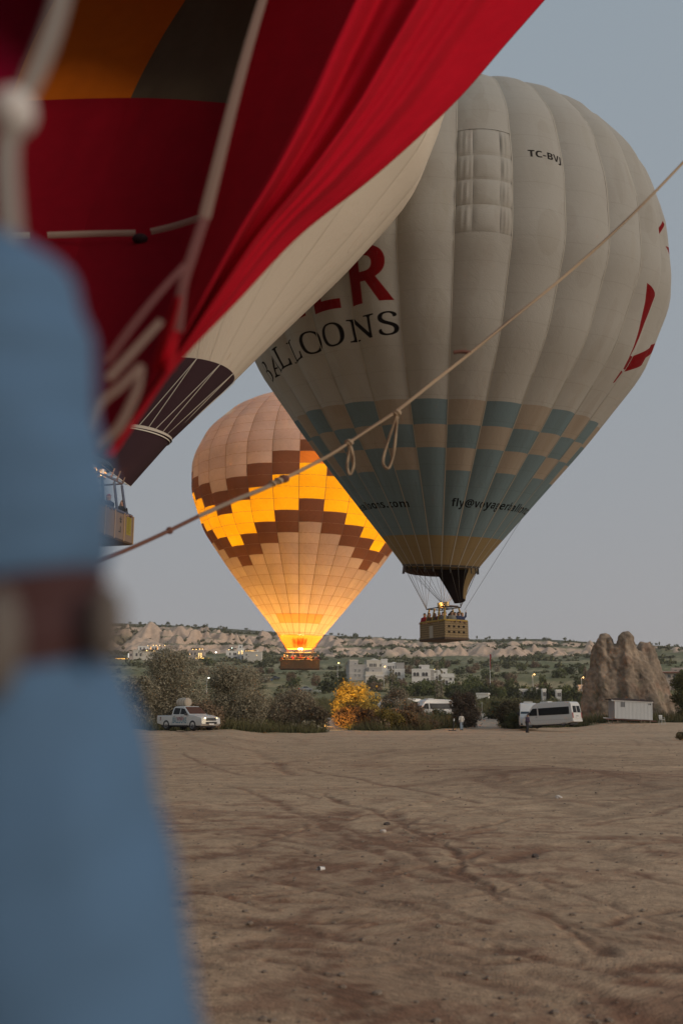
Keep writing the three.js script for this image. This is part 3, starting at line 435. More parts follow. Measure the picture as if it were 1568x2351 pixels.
// ---- cream balloon, behind the red cloth, with its basket at the left edge
const CB = {};
{
  const mouth = at(430, 864, 44), corner = at(303.5, 1252, 41.2), dirL = V(-.25, 0, .968), dirW = V(-.968, 0, -.25), L = 4.9, W = 2.0;
  const baseC = corner.clone().addScaledVector(dirL, L / 2).addScaledVector(dirW, W / 2);
  const root = thing('hot_air_balloon', 'cream balloon with a dark scoop, half hidden behind the red cloth', 'hot air balloon', baseC);
  const E = envelope({ mouth, base: baseC, height: 26.06, prof: softProfile(KT, [.181, .407, .662, .924, 1.05, 1.022, .925, .717, .385, 0], 11.5), tilt: [-.006, -.055], gores: 24, delta: .1, bulge: .005 });
  const st = document.createElement('canvas'); st.width = st.height = 1024; const c = st.getContext('2d'); c.fillStyle = '#fff'; c.fillRect(0, 0, 1024, 1024); const q = rngOf(21);
  for (let i = 0; i < 130; i++) { c.strokeStyle = `rgba(140,110,80,${.06 + .12 * q()})`; c.lineWidth = .6 + q() * 1.6; c.beginPath(); const x = q() * 1024, y = q() * 1024; c.moveTo(x, y); c.quadraticCurveTo(x + (q() - .5) * 20, y + 40, x + (q() - .5) * 30, y + 30 + q() * 90); c.stroke(); }
  for (let i = 0; i < 26; i++) { c.fillStyle = `rgba(150,105,60,${.06 + .1 * q()})`; c.beginPath(); c.ellipse(q() * 1024, q() * 1024, 2 + q() * 5, 4 + q() * 12, q(), 0, 7); c.fill(); }
  const map = new THREE.CanvasTexture(st); map.colorSpace = THREE.SRGBColorSpace; map.wrapS = map.wrapT = THREE.RepeatWrapping; map.repeat.set(2, 1);
  const fb = fabricBump.clone(); fb.repeat.set(26, 12); const cream = cloth(.74, .655, .54, .12, { map, bumpMap: fb, bumpScale: .03 });
  for (let g = 0; g < 24; g++) { part('gore', E.patch(g, 0, 1, 8, 44, .015), cream, root); part('load_tape', E.tape(g, .001, .97, .05, .02), mat(.69, .61, .50, .9), root); }
  // dark scoop: three rings from the mouth down to a slanted lip
  const ringAt = (cc, r, ax) => (th) => { const n = ax.clone().normalize(), e = V(0, 0, 0).crossVectors(n, V(0, 0, 1)).normalize(); if (e.x < 0) e.negate(); const f = V(0, 0, 0).crossVectors(e, n); if (f.z < 0) f.negate(); return cc.clone().addScaledVector(e, r * Math.sin(th)).addScaledVector(f, r * Math.cos(th)); };
  const r1 = ringAt(at(322, 998, 43).sub(baseC), 1.36, V(.12, 1, 0)), r2 = ringAt(at(258, 1082, 42).sub(baseC), 1.0, V(.62, .78, .1));
  const r0 = (th) => E.P(th, 0, .0), dark = cloth(.058, .03, .036, .08, { bumpMap: fb, bumpScale: .03 });
  for (let g = 0; g < 16; g++) { part('scoop_panel', grid(5, 8, (u, v) => { const th = (g + u) / 16 * 2 * Math.PI; return [r1(th).lerp(r0(th), v)]; }), dark, root); part('scoop_panel', grid(5, 8, (u, v) => { const th = (g + u) / 16 * 2 * Math.PI; return [r2(th).lerp(r1(th), v)]; }), dark, root); }
  part('hoop', grid(90, 1, (u, v) => { const th = u * 2 * Math.PI, p = r1(th), m = at(322, 998, 43).sub(baseC); return [p.add(p.clone().sub(m).multiplyScalar(.02)).add(V(0, (v - .5) * .13, 0))]; }), mat(.5, .44, .37, .8), root);
  part('hoop', grid(90, 1, (u, v) => { const th = u * 2 * Math.PI, p = r1(th).lerp(r2(th), .06), m = at(322, 998, 43).sub(baseC); return [p.add(p.clone().sub(m).multiplyScalar(.03)).add(V(0, (v - .5) * .05, 0))]; }), mat(.6, .54, .45, .8), root);
  part('lip', grid(90, 1, (u, v) => { const th = u * 2 * Math.PI; return [r2(th).add(V(0, (v - .5) * .05, 0.01))]; }), mat(.5, .45, .36, .8), root);
  for (let g = 0; g < 12; g++) { const a = g / 12 * 2 * Math.PI + .35; for (const k of [-.16, .13]) part('cord', rod(E.P(a, 0, .06), r1(a + k).multiplyScalar(1).add(V(0, .05, .06)), .017, 5), M.paleCord, root); }
  const yellowSign = (() => { const s = document.createElement('canvas'); s.width = 96; s.height = 200; const k = s.getContext('2d'); k.fillStyle = '#8f8030'; k.fillRect(0, 0, 96, 200); k.fillStyle = '#5b4f1d'; for (let i = 0; i < 11; i++) k.fillRect(10 + (i % 3) * 6, 14 + i * 16, 66 - (i * 13) % 30, 5); const t = new THREE.CanvasTexture(s); t.colorSpace = THREE.SRGBColorSpace; return t; })();
  const plate = mat(.215, .15, .11, .7, { bumpMap: fabricBump, bumpScale: .01 }), pan = [];
  for (let i = 0; i < 6; i++) pan.push(['board_panel', rbox(.03, 1.06, .72, .012, 1.02, .6, -2.02 + i * .81), plate, null]);
  for (let i = 0; i < 7; i++) pan.push(['rib', rbox(.06, 1.16, .06, .012, 1.03, .61, -2.43 + i * .81), mat(.40, .26, .14, .7), null]);
  pan.push(['sign', new THREE.PlaneGeometry(.42, .74).rotateY(Math.PI / 2).translate(1.0385, .72, -2.03), mat(1, 1, 1, .7, { map: yellowSign }), 'yellow notice with dark lines of text']);
  pan.push(['mark', [box(.012, .26, .03, 1.04, .86, -1.3), box(.012, .03, .2, 1.041, .88, -1.28), box(.012, .03, .16, 1.041, .78, -1.3), box(.012, .24, .03, 1.04, .46, -1.3), box(.012, .03, .18, 1.041, .36, -1.24)], mat(.03, .03, .03, .8), 'black mark on the board panel']);
  const B = basket(root, V(0, 0, 0), -14.5 * Math.PI / 180, { W, L, H: 1.2, wick: [.40, .27, .15], trim: [.10, .11, .16], up: [.09, .11, .17], panels: pan, fW: .72, fL: 1.9, frameH: 2.5, rimR: .075, tapeMat: mat(.3, .18, .12, .4, { metalness: .6 }),
    ups: [-2.1, -1.35, -.2, 1.0, 2.1].flatMap((z) => [[.85, z, .72, z * .9], [-.85, z, -.72, z * .9]]) });
  for (const z of [-.9, -.1]) { const b = burner(B, .3, z, { coil: M.hotCoil }); B.put('pilot_flame', new THREE.SphereGeometry(.04, 8, 6).scale(1.4, 1.2, 2.6).translate(.45, 2.75, z), M.hotCoil, null, b); }
  B.put('burner_hood', new THREE.SphereGeometry(.8, 20, 10, 0, 6.3, 0, 1.3).scale(.9, .62, 1.5).translate(.1, 2.85, -.6), mat(.05, .055, .065, .6));
  const pl = new THREE.PointLight(new THREE.Color(1, .5, .15), 2.5, 0, 2); pl.position.copy(B.tip(.45, 2.72, -.5)).add(baseC); pl.shadow.radius = 3; pl.castShadow = true; scene.add(pl);
  for (let g = 0; g < 12; g++) { const a = g / 12 * 2 * Math.PI; part('wire', rod(r2(a), B.tip(Math.sin(a) > 0 ? .72 : -.72, 2.5, [-1.9, -.6, .6, 1.9][g % 4]), .009, 4), M.wire, root); }
  for (const z of [-1.9, -1.4, -.9]) B.put('carabiner', [rod(V(.72, 2.5, z), V(.8, 2.95, z - .15), .03, 6), new THREE.TorusGeometry(.06, .015, 5, 10).translate(.72, 2.56, z)], mat(.2, .12, .08, .6));
  CB.B = B; CB.base = baseC;
}
// ---------------------------------------------------------------- near balloon: red envelope overhead, padded basket upright, mooring rope
{
  const ys = [1046, 950, 830, 690, 540, 400, 240, 100, -60, -320], n = ys.length, vv = ys.map((_, i) => i / (n - 1));
  const S = (a) => smoothTable(vv, a);
  const tapeX = S([214, 290, 372, 412, 459, 495, 535, 572, 615, 690]), edgeX = S([262, 328, 415, 548, 690, 866, 1040, 1163, 1302, 1520]), leftX = S([-60, -70, -80, -80, -70, -40, 20, 76, 160, 300]), midX = S([60, 90, 110, 150, 190, 240, 300, 372, 470, 600]);
  const wall = S([2.6, 3.3, 4.4, 6.2, 8.6, 10.2, 12.2, 14, 16.2, 20]), ridgeD = S([2.25, 2.6, 3.0, 3.5, 4.2, 4.9, 5.9, 6.9, 8.1, 10]), edgeD = S([2.4, 2.9, 3.5, 4.4, 5.6, 6.8, 8.2, 9.4, 11, 14]), yOf = S(ys);
  const root = thing('hot_air_balloon', 'red balloon envelope hanging over the camera with orange and green panels and pale tapes', 'hot air balloon', at(-300, 1180, 3));
  const b = root.position, q = (p) => p.sub(b);
  const uK = [0, .14, .3, .5, .62, .9, 1];
  const F = (u, v) => {
    const tx = tapeX(v), ex = edgeX(v), w = wall(v), r = ridgeD(v), e = edgeD(v), y = yOf(v);
    const xs = [-620 + 500 * v, leftX(v), midX(v), tx, lerp(tx, ex, .33), ex, ex - 90 - 120 * v], ds = [w * .82, w, w * 1.03, w * .97, r, e, e * 1.5];
    let x, d; const i = Math.max(1, uK.findIndex((k) => u <= k)), t = (u - uK[i - 1]) / (uK[i] - uK[i - 1]);
    x = lerp(xs[i - 1], xs[i], t); d = i === 4 ? lerp(ds[3], ds[4], Math.pow(t, .8)) : i === 5 ? lerp(ds[4], ds[5], t * t * (1.6 - .6 * t)) : lerp(ds[i - 1], ds[i], t);
    let dy = 0;
    if (u > .5 && u <= .9) { const s = (u - .5) / .4, am = Math.sin(Math.PI * clamp(s * 1.02)); d *= 1 + am * (0.062 * Math.sin(s * 15 + 1.2 + 1.2 * noise(v * 3, 1)) + .045 * Math.sin(s * 29 + 2.5 * v) + .02 * Math.sin(s * 61 + 4 * v) + .02 * noise(s * 9, v * 4)) * (1 - .72 * sstep(.55, .95, s) ) * (1 - .35 * v); }
    if (u < .5) d *= 1 + .012 * noise(u * 9, v * 7) + .008 * noise(u * 30, v * 12);
    if (i <= 3) dy = -14 * Math.sin(Math.PI * clamp((u - .1) / .4)) * sstep(.45, .7, v);
    return q(at(x, y + dy, d));
  };
  const wv = dataTex(512, (x, y) => { const s = .88 + .12 * tileFbm(x, y, 5, 4) + .06 * Math.sin(x * 400) * Math.sin(y * 400); return s; }); wv.repeat.set(8, 8);
  const ex = { map: wv, bumpMap: fabricBump, bumpScale: .004 };
  const ex2 = { ...ex, specularIntensity: .03 }, red = cloth(.27, .006, .016, .1, ex2), red2 = cloth(.27, .006, .034, .1, ex2), orange = cloth(.58, .14, .010, .1, ex2), green = cloth(.115, .088, .055, .1, ex2);
  const P = (name, u0, u1, v0, v1, m, nu = 16, nv = 30) => part(name, grid(nu, nv, (a, c) => [F(lerp(u0, u1, a), lerp(v0, v1, c)), [lerp(u0, u1, a), lerp(v0, v1, c)]]), m, root);
  const seam = .668; // cross seam under the orange and green panels
  P('panel', 0, .14, 0, seam, red2); P('panel', .14, .3, 0, seam, red); P('panel', .3, .5, 0, seam, red);
  P('panel', 0, .14, seam, 1, red2); P('panel', .14, .3, seam, 1, orange); P('panel', .3, .5, seam, 1, green);
  P('flap', .5, 1, 0, 1, cloth(.60, .010, .026, .22, ex2), 150, 90);
  // the rest of the bag, above and behind the photographer
  part('bag', grid(30, 20, (a, c) => { const th = lerp(-.35, 1.06, a) * Math.PI, p = V(-7 - 8.5 * Math.cos(th) * (1 - .25 * c) * 1.15, 3.2 + 11 * Math.pow(c, .8), 0); const e = F(lerp(0, .9, clamp(a)), 1).add(b); const s = V(-9 + 9.5 * Math.cos(th + Math.PI * .5) * (1 - .35 * c), 1.6 + 16 * Math.pow(c, .7), 2 + 10 * Math.sin(th + Math.PI * .5) * (1 - .2 * c)); return [q(s)]; }), red2, root);
  part('bag', grid(16, 16, (a, c) => { const e = F(lerp(0, .88, a), 1).add(b), f = V(lerp(-18, -2.5, a), 17.6 - 2 * a, lerp(11, 6, a)); const m = e.clone().lerp(f, c); m.y += 4 * Math.sin(Math.PI * c); return [q(m)]; }), red2, root);
  const strip = (pts, w, m, name = 'tape', N = 40) => { const cv = new THREE.CatmullRomCurve3(pts.map((p) => q(at(...p)))); part(name, grid(2, N, (a, c) => { const p = cv.getPoint(c), t = cv.getTangent(c), vd = p.clone().add(b).sub(camera.position).normalize(), sd = t.cross(vd).normalize(); return [p.addScaledVector(sd, (a - .5) * w).addScaledVector(vd, -.012 * (1 - Math.abs(2 * a - 1)))]; }), m, root); };
  const pale = mat(.46, .38, .30, .9), dull = mat(.20, .125, .095, .9), dim = mat(.14, .045, .04, .9);
  strip([[640, -120, 4.3], [603, 0, 4.0], [573, 100, 3.7], [535, 240, 3.35], [495, 400, 3.0], [470, 500, 2.85]], .034, dull);
  strip([[470, 500, 2.85], [440, 590, 2.7], [421, 650, 2.62], [408, 760, 2.5]], .028, dim);
  strip([[460, 500, 8.2], [404, 518, 8.25], [347, 532, 8.3]], .052, pale); strip([[312, 535, 8.35], [210, 537, 8.4], [110, 540, 8.4]], .052, pale); strip([[70, 540, 8.4], [-40, 540, 8.3], [-260, 536, 7.8]], .052, pale);
  part('knot', new THREE.SphereGeometry(.045, 10, 8).scale(1.5, 1, 1).translate(...q(at(322, 548, 8.3)).toArray()), mat(.03, .01, .012, .9), root);
  strip([[425, 608, 2.5], [360, 680, 2.25], [300, 755, 2.05], [244, 832, 1.9]], .012, dim); strip([[371, 736, 2.1], [310, 803, 1.95], [248, 871, 1.8]], .014, dull);
  strip([[326, 838, 1.9], [275, 890, 1.8], [234, 925, 1.75], [214, 985, 1.7]], .013, dull); strip([[324, 838, 1.9], [318, 885, 1.85], [300, 930, 1.8], [270, 985, 1.75], [232, 1022, 1.72]], .015, dull);
  const loopCloth = cloth(.5, .008, .018, .3, ex2); // small gathered fold of the mouth
  part('fold', grid(12, 14, (a, c) => { const x = lerp(lerp(400, 345, c), lerp(424, 402, c), a), y = lerp(680, 850, c); return [q(at(x, y, 2.75 - .25 * Math.sin(Math.PI * a) - .1 * c + .05 * Math.sin(a * 9 + c * 4)))]; }), loopCloth, root);
}
{
  const top = at(-150, 556, .74), bot = at(200, 3150, .66), root = thing('basket_upright', 'blue padded basket upright with a dark strap, very close at the left edge', 'padded post', bot);
  const ax = top.clone().sub(bot), len = ax.length(); ax.normalize(); const s1 = V(0, 0, 0).crossVectors(ax, V(0, 0, 1)).normalize(), s2 = V(0, 0, 0).crossVectors(s1, ax);
  const tOf = (py) => { let lo = 0, hi = 1; for (let i = 0; i < 30; i++) { const m = (lo + hi) / 2, p = bot.clone().addScaledVector(ax, m * len).sub(camera.position), d = -p.z * cp + p.y * sp, yy = CY - FPX * (p.y * cp + p.z * sp) / d; if (yy > py) lo = m; else hi = m; } return lo; };
  const tS0 = tOf(1535), tS1 = tOf(1350), foam = (t0, t1, f, m, name) => part(name, grid(48, 60, (a, c) => { const t = lerp(t0, t1, c), th = a * 2 * Math.PI, w = 1 + .07 * noise(Math.cos(th) * 2, Math.sin(th) * 2, c * 6) + .02 * Math.sin(c * 40 + th * 2) * f.wr, r = f.r(c) * w; return [V(0, 0, 0).addScaledVector(ax, t * len).addScaledVector(s1, r * Math.cos(th)).addScaledVector(s2, r * Math.sin(th)), [a * 2, c * 3]]; }), m, root);
  const weave = dataTex(256, (x, y) => .9 + .1 * tileFbm(x, y, 30, 3) + .06 * tileFbm(x, y, 4, 2)); const blue = phys(.088, .18, .315, .85, { map: weave, sheen: .3, sheenRoughness: .6 }), maroon = mat(.055, .018, .018, .8);
  foam(0, tS0, { r: (c) => lerp(.121, .094, c) * (1 - .12 * Math.pow(c, 14)), wr: .5 }, blue, 'padding'); foam(tS1, 1, { r: (c) => lerp(.097, .103, c) * Math.sqrt(Math.max(0, 1 - Math.pow(c, 10))) * (1 - .1 * Math.pow(1 - c, 16)), wr: .5 }, blue, 'padding');
  foam(tS0 - .004, tS1 + .004, { r: () => .086, wr: .2 }, maroon, 'strap');
  const mk = (px, py, d, r, sy) => part('buckle', new THREE.SphereGeometry(r, 14, 10).scale(.8, sy, .8).translate(...at(px, py, d).sub(bot).toArray()), mat(.13, .11, .095, .7), root);
  mk(246, 1435, .66, .016, 1.7); mk(-8, 1475, .62, .02, 1.8);
  // pale cord and knot tied over the head of the pad
  const rp = (pts, r, name) => part(name, tube(pts.map((p) => at(...p).sub(bot)), r, 50, 8), mat(.27, .24, .215, .9), root);
  rp([[170, -160, .98], [140, 0, .95], [105, 110, .92], [70, 190, .9], [30, 255, .88]], .0085, 'cord'); rp([[28, 255, .88], [14, 360, .86], [16, 450, .84], [24, 560, .82]], .0105, 'cord');
  part('knot', new THREE.SphereGeometry(.0195, 16, 12).scale(1, 1.1, 1).translate(...at(30, 258, .87).sub(bot).toArray()), mat(.62, .58, .55, .8), root);
}
{
  const pts = [[120, 1330, 7], [262, 1275, 7.4], [360, 1232, 7.7], [455, 1186, 8], [540, 1148, 8.25], [600, 1124, 8.4], [655, 1098, 8.6], [710, 1070, 8.75], [760, 1043, 8.9], [840, 990, 9.2], [910, 944, 9.4], [1000, 873, 9.7], [1080, 810, 10], [1190, 720, 10.5], [1300, 630, 11], [1440, 503, 11.6], [1568, 372, 12.2], [1760, 160, 13]].map((p) => at(...p));
  const root = thing('rope', 'long pale mooring rope slanting across the view with two hanging loops', 'rope', pts[0]); const q = (p) => p.clone().sub(pts[0]);
  const m = mat(.40, .30, .20, .95, { bumpMap: dataTex(64, (x, y) => .5 + .5 * Math.sin((x * 4 + y * 2) * 6.283)), bumpScale: .01 }), dk = mat(.17, .08, .06, .95);
  part('strand', tube(pts.slice(6).map(q), .016, 160, 8), m, root); part('strand', tube(pts.slice(3, 7).map(q), .018, 60, 8), mat(.30, .25, .20, .95), root); part('strand', tube(pts.slice(0, 4).map(q), .016, 50, 8), dk, root);
  const lp = (c) => part('loop', tube(c.map((p) => q(at(...p))), .014, 60, 7), m, root);
  lp([[800, 1013, 9.05], [808, 1035, 9.05], [811, 1072, 9.05], [803, 1089, 9.05], [797, 1075, 9.05], [800, 1045, 9.06], [802, 1016, 9.04]]); lp([[912, 944, 9.38], [909, 985, 9.38], [903, 1040, 9.38], [890, 1076, 9.38], [880, 1066, 9.38], [888, 1020, 9.4], [904, 975, 9.39], [910, 948, 9.37]]);
  for (const [x, y, d, r] of [[801, 1016, 9.04, .035], [911, 948, 9.38, .035], [652, 1099, 8.55, .04], [640, 1104, 8.5, .035], [626, 1110, 8.48, .03]]) part('knot', new THREE.IcosahedronGeometry(r, 2).scale(1.25, .9, 1).translate(...q(at(x, y, d)).toArray()), r > .036 ? dk : m, root);
  part('knot', new THREE.IcosahedronGeometry(.03, 2).translate(...q(at(390, 1218, 7.8)).toArray()), dk, root); part('tail', tube([[1080, 810, 10], [1060, 807, 10], [1041, 809, 10]].map((p) => q(at(...p))), .02, 12, 7), dk, root);
}

// ---------------------------------------------------------------- houses
const plaster = dataTex(256, (x, y) => { const v = .92 + .16 * tileFbm(x, y, 6, 4) + .05 * tileFbm(x, y, 50, 2); return v; });
const H_ = { white: mat(.80, .77, .72, .9, { map: plaster }), grey: mat(.43, .405, .38, .92, { map: plaster }), stone: mat(.62, .57, .49, .92, { map: plaster }), warm: mat(.52, .43, .37, .9, { map: plaster }), dark: mat(.035, .035, .04, .3), frame: mat(.3, .28, .26, .7), slab: mat(.55, .53, .5, .9), redroof: mat(.22, .1, .07, .9), lit: glow(1, .62, .22, 2.2) };
const lights = [];
function house(label, px, py, rho, turn, blocks, group, extra) {
  // blocks: [x, y, z, w, h, d, material key, windows[[face, u, v, w, h, arch, lit]], openRoof]
  const a = Math.atan((px - CX) / FPX), g = V(Math.sin(a) * rho, EYE + (1637 - py) / FPX * rho, -Math.cos(a) * rho), root = thing('house', label, 'house', g, turn, group);
  const s = rho / FPX; // metres per photograph unit
  for (const [x, y, z, w, h, d, mk, wins = [], roof] of blocks) {
    part('wall', [box(w * s, (h + (y === 0 ? 24 : 0)) * s, d * s, x * s, (y + h / 2 - (y === 0 ? 12 : 0)) * s, z * s)], H_[mk], root);
    const tt = .22, top = (y + h) * s; // parapet or open roof edge
    part('parapet', [box(w * s + .2, .5, tt, x * s, top + .25, z * s + d * s / 2), box(w * s + .2, .5, tt, x * s, top + .25, z * s - d * s / 2), box(tt, .5, d * s - tt, x * s - w * s / 2, top + .25, z * s), box(tt, .5, d * s - tt, x * s + w * s / 2, top + .25, z * s)], roof ? H_[roof] : H_[mk], root);
    if (h > 16) part('floor_band', box(w * s + .16, .22, d * s + .16, x * s, (y + h * .5) * s, z * s), H_.slab, root);
    for (const [f, u, v, ww, hh, arch, lit] of wins) {
      const W = ww * s, Hh = hh * s, wx = f === 'f' ? (x - w / 2 + u) * s : (x + (f === 'r' ? 1 : -1) * w / 2) * s, wy = (y + v) * s, wz = f === 'f' ? (z + d / 2) * s : (z + d / 2 - u) * s;
      const put = (gm) => { if (f === 'r') gm.rotateY(Math.PI / 2); if (f === 'l') gm.rotateY(-Math.PI / 2); return gm.translate(wx, wy, wz); };
      const sh = new THREE.Shape(); sh.moveTo(-W / 2, 0); sh.lineTo(W / 2, 0); if (arch) { sh.lineTo(W / 2, Hh - W / 2); sh.absarc(0, Hh - W / 2, W / 2, 0, Math.PI, false); } else { sh.lineTo(W / 2, Hh); sh.lineTo(-W / 2, Hh); } sh.closePath();
      const win = part('window', put(new THREE.ShapeGeometry(sh, 6).translate(0, 0, .03)), lit ? H_.lit : H_.dark, root);
      const t = .13; const fr = [box(W + 2 * t, t, .16, 0, -t / 2, .05), box(t, arch ? Hh - W / 2 : Hh, .14, -W / 2 - t / 2, (arch ? Hh - W / 2 : Hh) / 2, .05), box(t, arch ? Hh - W / 2 : Hh, .14, W / 2 + t / 2, (arch ? Hh - W / 2 : Hh) / 2, .05), box(.07, Hh * .96, .04, 0, Hh * .48, .05)];
      if (arch) fr.push(new THREE.TorusGeometry(W / 2 + t / 2, t / 2, 4, 8, Math.PI).translate(0, Hh - W / 2, .05)); else fr.push(box(W + 2 * t, t, .14, 0, Hh + t / 2, .05));
      part('frame', put(join(fr)), H_[mk === 'grey' ? 'slab' : 'frame'], win);
    }
  }
  if (extra) extra(root, s); return root;
}
function lampGlow(root, x, y, z, r, I, c = [1, .60, .2], k = 5) { r *= .72; I *= .5; part('lamp', new THREE.SphereGeometry(r, 8, 6).translate(x, y, z), glow(...c, k), root); if (I) { const l = new THREE.PointLight(new THREE.Color(...c), I, 0, 2); l.position.set(x, y, z).applyEuler(root.rotation).add(root.position); l.shadow.radius = 10; l.castShadow = true; scene.add(l); } }
const W3 = (f, us, v, w, h, a, l) => us.map((u) => [f, u, v, w, h, a, l]);
house('long hotel with lit terraces behind the leftmost tree', 348, 1517, 730, .15, [[-8, 0, 0, 56, 16, 22, 'stone', W3('f', [8, 17, 40, 49], 4, 3.5, 6)], [-4, 16, 2, 44, 9, 14, 'white', W3('f', [6, 14, 33, 40], 2, 2.6, 5, 0, 0)], [28, 0, 3, 24, 21, 20, 'white', [...W3('f', [5, 12, 19], 12, 2.5, 5), ...W3('f', [6, 15], 3, 3, 5, 0, 1)]], [-36, 0, 2, 18, 13, 16, 'warm', W3('f', [5, 12], 4, 3, 5)]], 'hotel houses on the left slope', (r, s) => {
  part('pergola', [box(30 * s, .3, 8 * s, -2 * s, 18 * s, 14 * s), box(.3, 9 * s, .3, -16 * s, 13.5 * s, 17 * s), box(.3, 9 * s, .3, 12 * s, 13.5 * s, 17 * s)], mat(.1, .05, .04, .9), r);
  for (const [x, y] of [[-6, 16], [10, 15]]) lampGlow(r, x * s, y * s, 17 * s, .42, 30); for (const [x, y] of [[-4, 27], [8, 28], [14, 28], [22, 28], [33, 28]]) lampGlow(r, x * s, y * s, 8 * s, .3, y % 2 ? 14 : 0);
  part('lit_post', [box(.5, 7 * s, .3, 2 * s, 22 * s, 10 * s), box(.5, 7 * s, .3, 17 * s, 22 * s, 13.6 * s)], glow(1, .45, .12, 1.6), r);
});
{ const r = thing('sign_board', 'white lit sign board beside the hotel at the far left', 'sign', at(304, 1505, 715)); r.scale.setScalar(1.42); part('panel', rbox(4.1, 2.2, .3, .05, 0, 0, 0), glow(1, .95, .85, 1.1), r); part('mark', [box(.5, .5, .05, -1.1, .2, .2), box(.5, .4, .05, .2, .1, .2), box(.4, .4, .05, 1.1, -.2, .2)], M.blackMetal, r); part('post', box(.3, 5, .3, 0, -3.4, 0), M.blackMetal, r); part('light_strip', box(7, .35, .3, -5.6, -1.6, 0), glow(1, .5, .1, 2.4), r); }
house('pale house with lit windows and lamps on its roof terrace', 456, 1518, 718, -.12, [[0, 0, 0, 34, 17, 20, 'warm', [...W3('f', [7, 15], 9, 2.6, 5), ...W3('f', [24, 29], 2, 2.6, 11, 0, 1)]], [-2, 17, 1, 22, 7, 10, 'stone', W3('f', [6, 14], 2, 2.4, 4)]], 'hotel houses on the left slope', (r, s) => { part('canopy', box(30 * s, .3, 10 * s, 2 * s, 24 * s, 4 * s), H_.redroof, r); for (const [x, y] of [[-8, 21], [0, 21], [8, 22], [14, 22]]) lampGlow(r, x * s, y * s, 8 * s, .33, 18); lampGlow(r, -14 * s, 10 * s, 12 * s, .35, 0); part('lit_strip', box(30 * s, .35, .3, 16 * s, 1.2 * s, 14 * s), glow(1, .6, .12, 2), r); });
house('white two storey house with a dark terrace roof, left of the box shaped one', 540, 1521, 695, .1, [[-2, 0, 0, 32, 20, 20, 'white', [...W3('f', [9, 18, 22], 12, 2.6, 5), ...W3('f', [8, 22], 2, 5, 6)]], [15, 0, 2, 16, 26, 16, 'white', [...W3('f', [4, 11], 14, 2, 6, 0, 1), ['f', 12, 4, 2.4, 6]]], [14, 26, 0, 10, 8, 8, 'white', [['f', 5, 2, 2.4, 4]]]], 'hotel houses on the left slope', (r, s) => { part('canopy', box(18 * s, .35, 12 * s, -4 * s, 27 * s, 0), H_.dark, r); lampGlow(r, -12 * s, 24 * s, 8 * s, .3, 10); lampGlow(r, 17 * s, 21 * s, 11 * s, .35, 16); });
house('plain box shaped pale house with lamps along its roof edge', 583, 1524, 685, -.06, [[0, 0, 0, 40, 21, 24, 'stone', [['f', 7, 14, 2, 4], ['f', 7, 5, 2, 4], ['f', 30, 13, 1.4, 2.4, 0, 1]]], [4, 21, -2, 14, 5, 10, 'white', []]], 'hotel houses on the left slope', (r, s) => { for (let i = 0; i < 6; i++) lampGlow(r, (-15 + i * 3.4) * s, 24.5 * s, 10 * s, .24, i === 2 ? 16 : 0); part('canopy', box(26 * s, .25, 8 * s, -4 * s, 26.5 * s, 6 * s), H_.redroof, r); });
house('large unfinished grey concrete house on the left of the town row', 818, 1566, 446, .28, [[0, 0, 0, 42, 34, 26, 'grey', [...W3('f', [13, 16, 22, 25], 20, 2.2, 6), ...W3('f', [13, 16, 22, 25], 9, 2.2, 6), ['f', 36, 20, 2.6, 6], ['f', 36, 9, 2.6, 6]]], [-8, 34, -2, 20, 11, 14, 'grey', [['f', 14, 2, 2.6, 5]], 'stone'], [29, 0, 6, 20, 26, 20, 'grey', [['f', 10, 12, 3, 5]]]], 'unfinished stone houses in the town row');
house('pale stone house with a hipped roof behind the concrete one', 858, 1560, 462, .2, [[0, 0, 0, 40, 38, 24, 'stone', [...W3('f', [8, 12, 17, 21], 26, 2.2, 6), ['f', 32, 26, 2.5, 5]]]], 'unfinished stone houses in the town row', (r, s) => part('roof', new THREE.ConeGeometry(26 * s, 7 * s, 4).rotateY(Math.PI / 4).scale(1, 1, .62).translate(0, 41.5 * s, 0), H_.stone, r));
house('low unfinished block with a flat concrete ledge in front of the hipped house', 856, 1569, 430, .22, [[0, 0, 0, 40, 21, 20, 'stone', [['f', 10, 2, 5, 7], ['f', 24, 2, 5, 7]]], [4, 21, -3, 30, 10, 12, 'grey', [['f', 10, 3, 3, 4]]]], 'unfinished stone houses in the town row', (r, s) => part('ledge', box(44 * s, .6, 24 * s, 0, 14 * s, 1 * s), H_.slab, r));
house('tall white house with a row of small upper windows beside the street lamp', 905, 1568, 440, -.1, [[-6, 0, -3, 44, 40, 20, 'white', W3('f', [14, 19, 25, 31, 37], 29, 2.2, 6)], [-24, 40, -2, 14, 9, 10, 'white', []], [8, 0, 8, 28, 26, 14, 'white', [...W3('f', [9, 16], 13, 4.4, 8, 1), ...W3('f', [9, 16], 0, 4.4, 8)]], [12, 26, 4, 18, 14, 10, 'grey', [['l', 5, 3, 3, 6]]]], 'unfinished stone houses in the town row', (r, s) => part('roof', new THREE.ConeGeometry(21 * s, 5 * s, 4).rotateY(Math.PI / 4).scale(1.1, 1, .6).translate(-2 * s, 42.4 * s, -3 * s), H_.white, r));
house('white house with two pairs of arched windows, middle of the town row', 965, 1570, 432, -.14, [[0, 0, 0, 42, 28, 24, 'white', [...W3('f', [6.5, 13.5, 26, 33], 14, 5, 8.4, 1), ...W3('f', [28, 36], 2, 3, 7)]], [6, 28, -2, 22, 9, 14, 'white', [['f', 3, 1.5, 3.4, 6]]], [30, 0, -3, 20, 26, 20, 'grey', [['f', 10, 10, 3, 8]]]], 'unfinished stone houses in the town row', (r, s) => part('ledge', box(20 * s, .5, 18 * s, 18 * s, 28.5 * s, 0), H_.white, r));
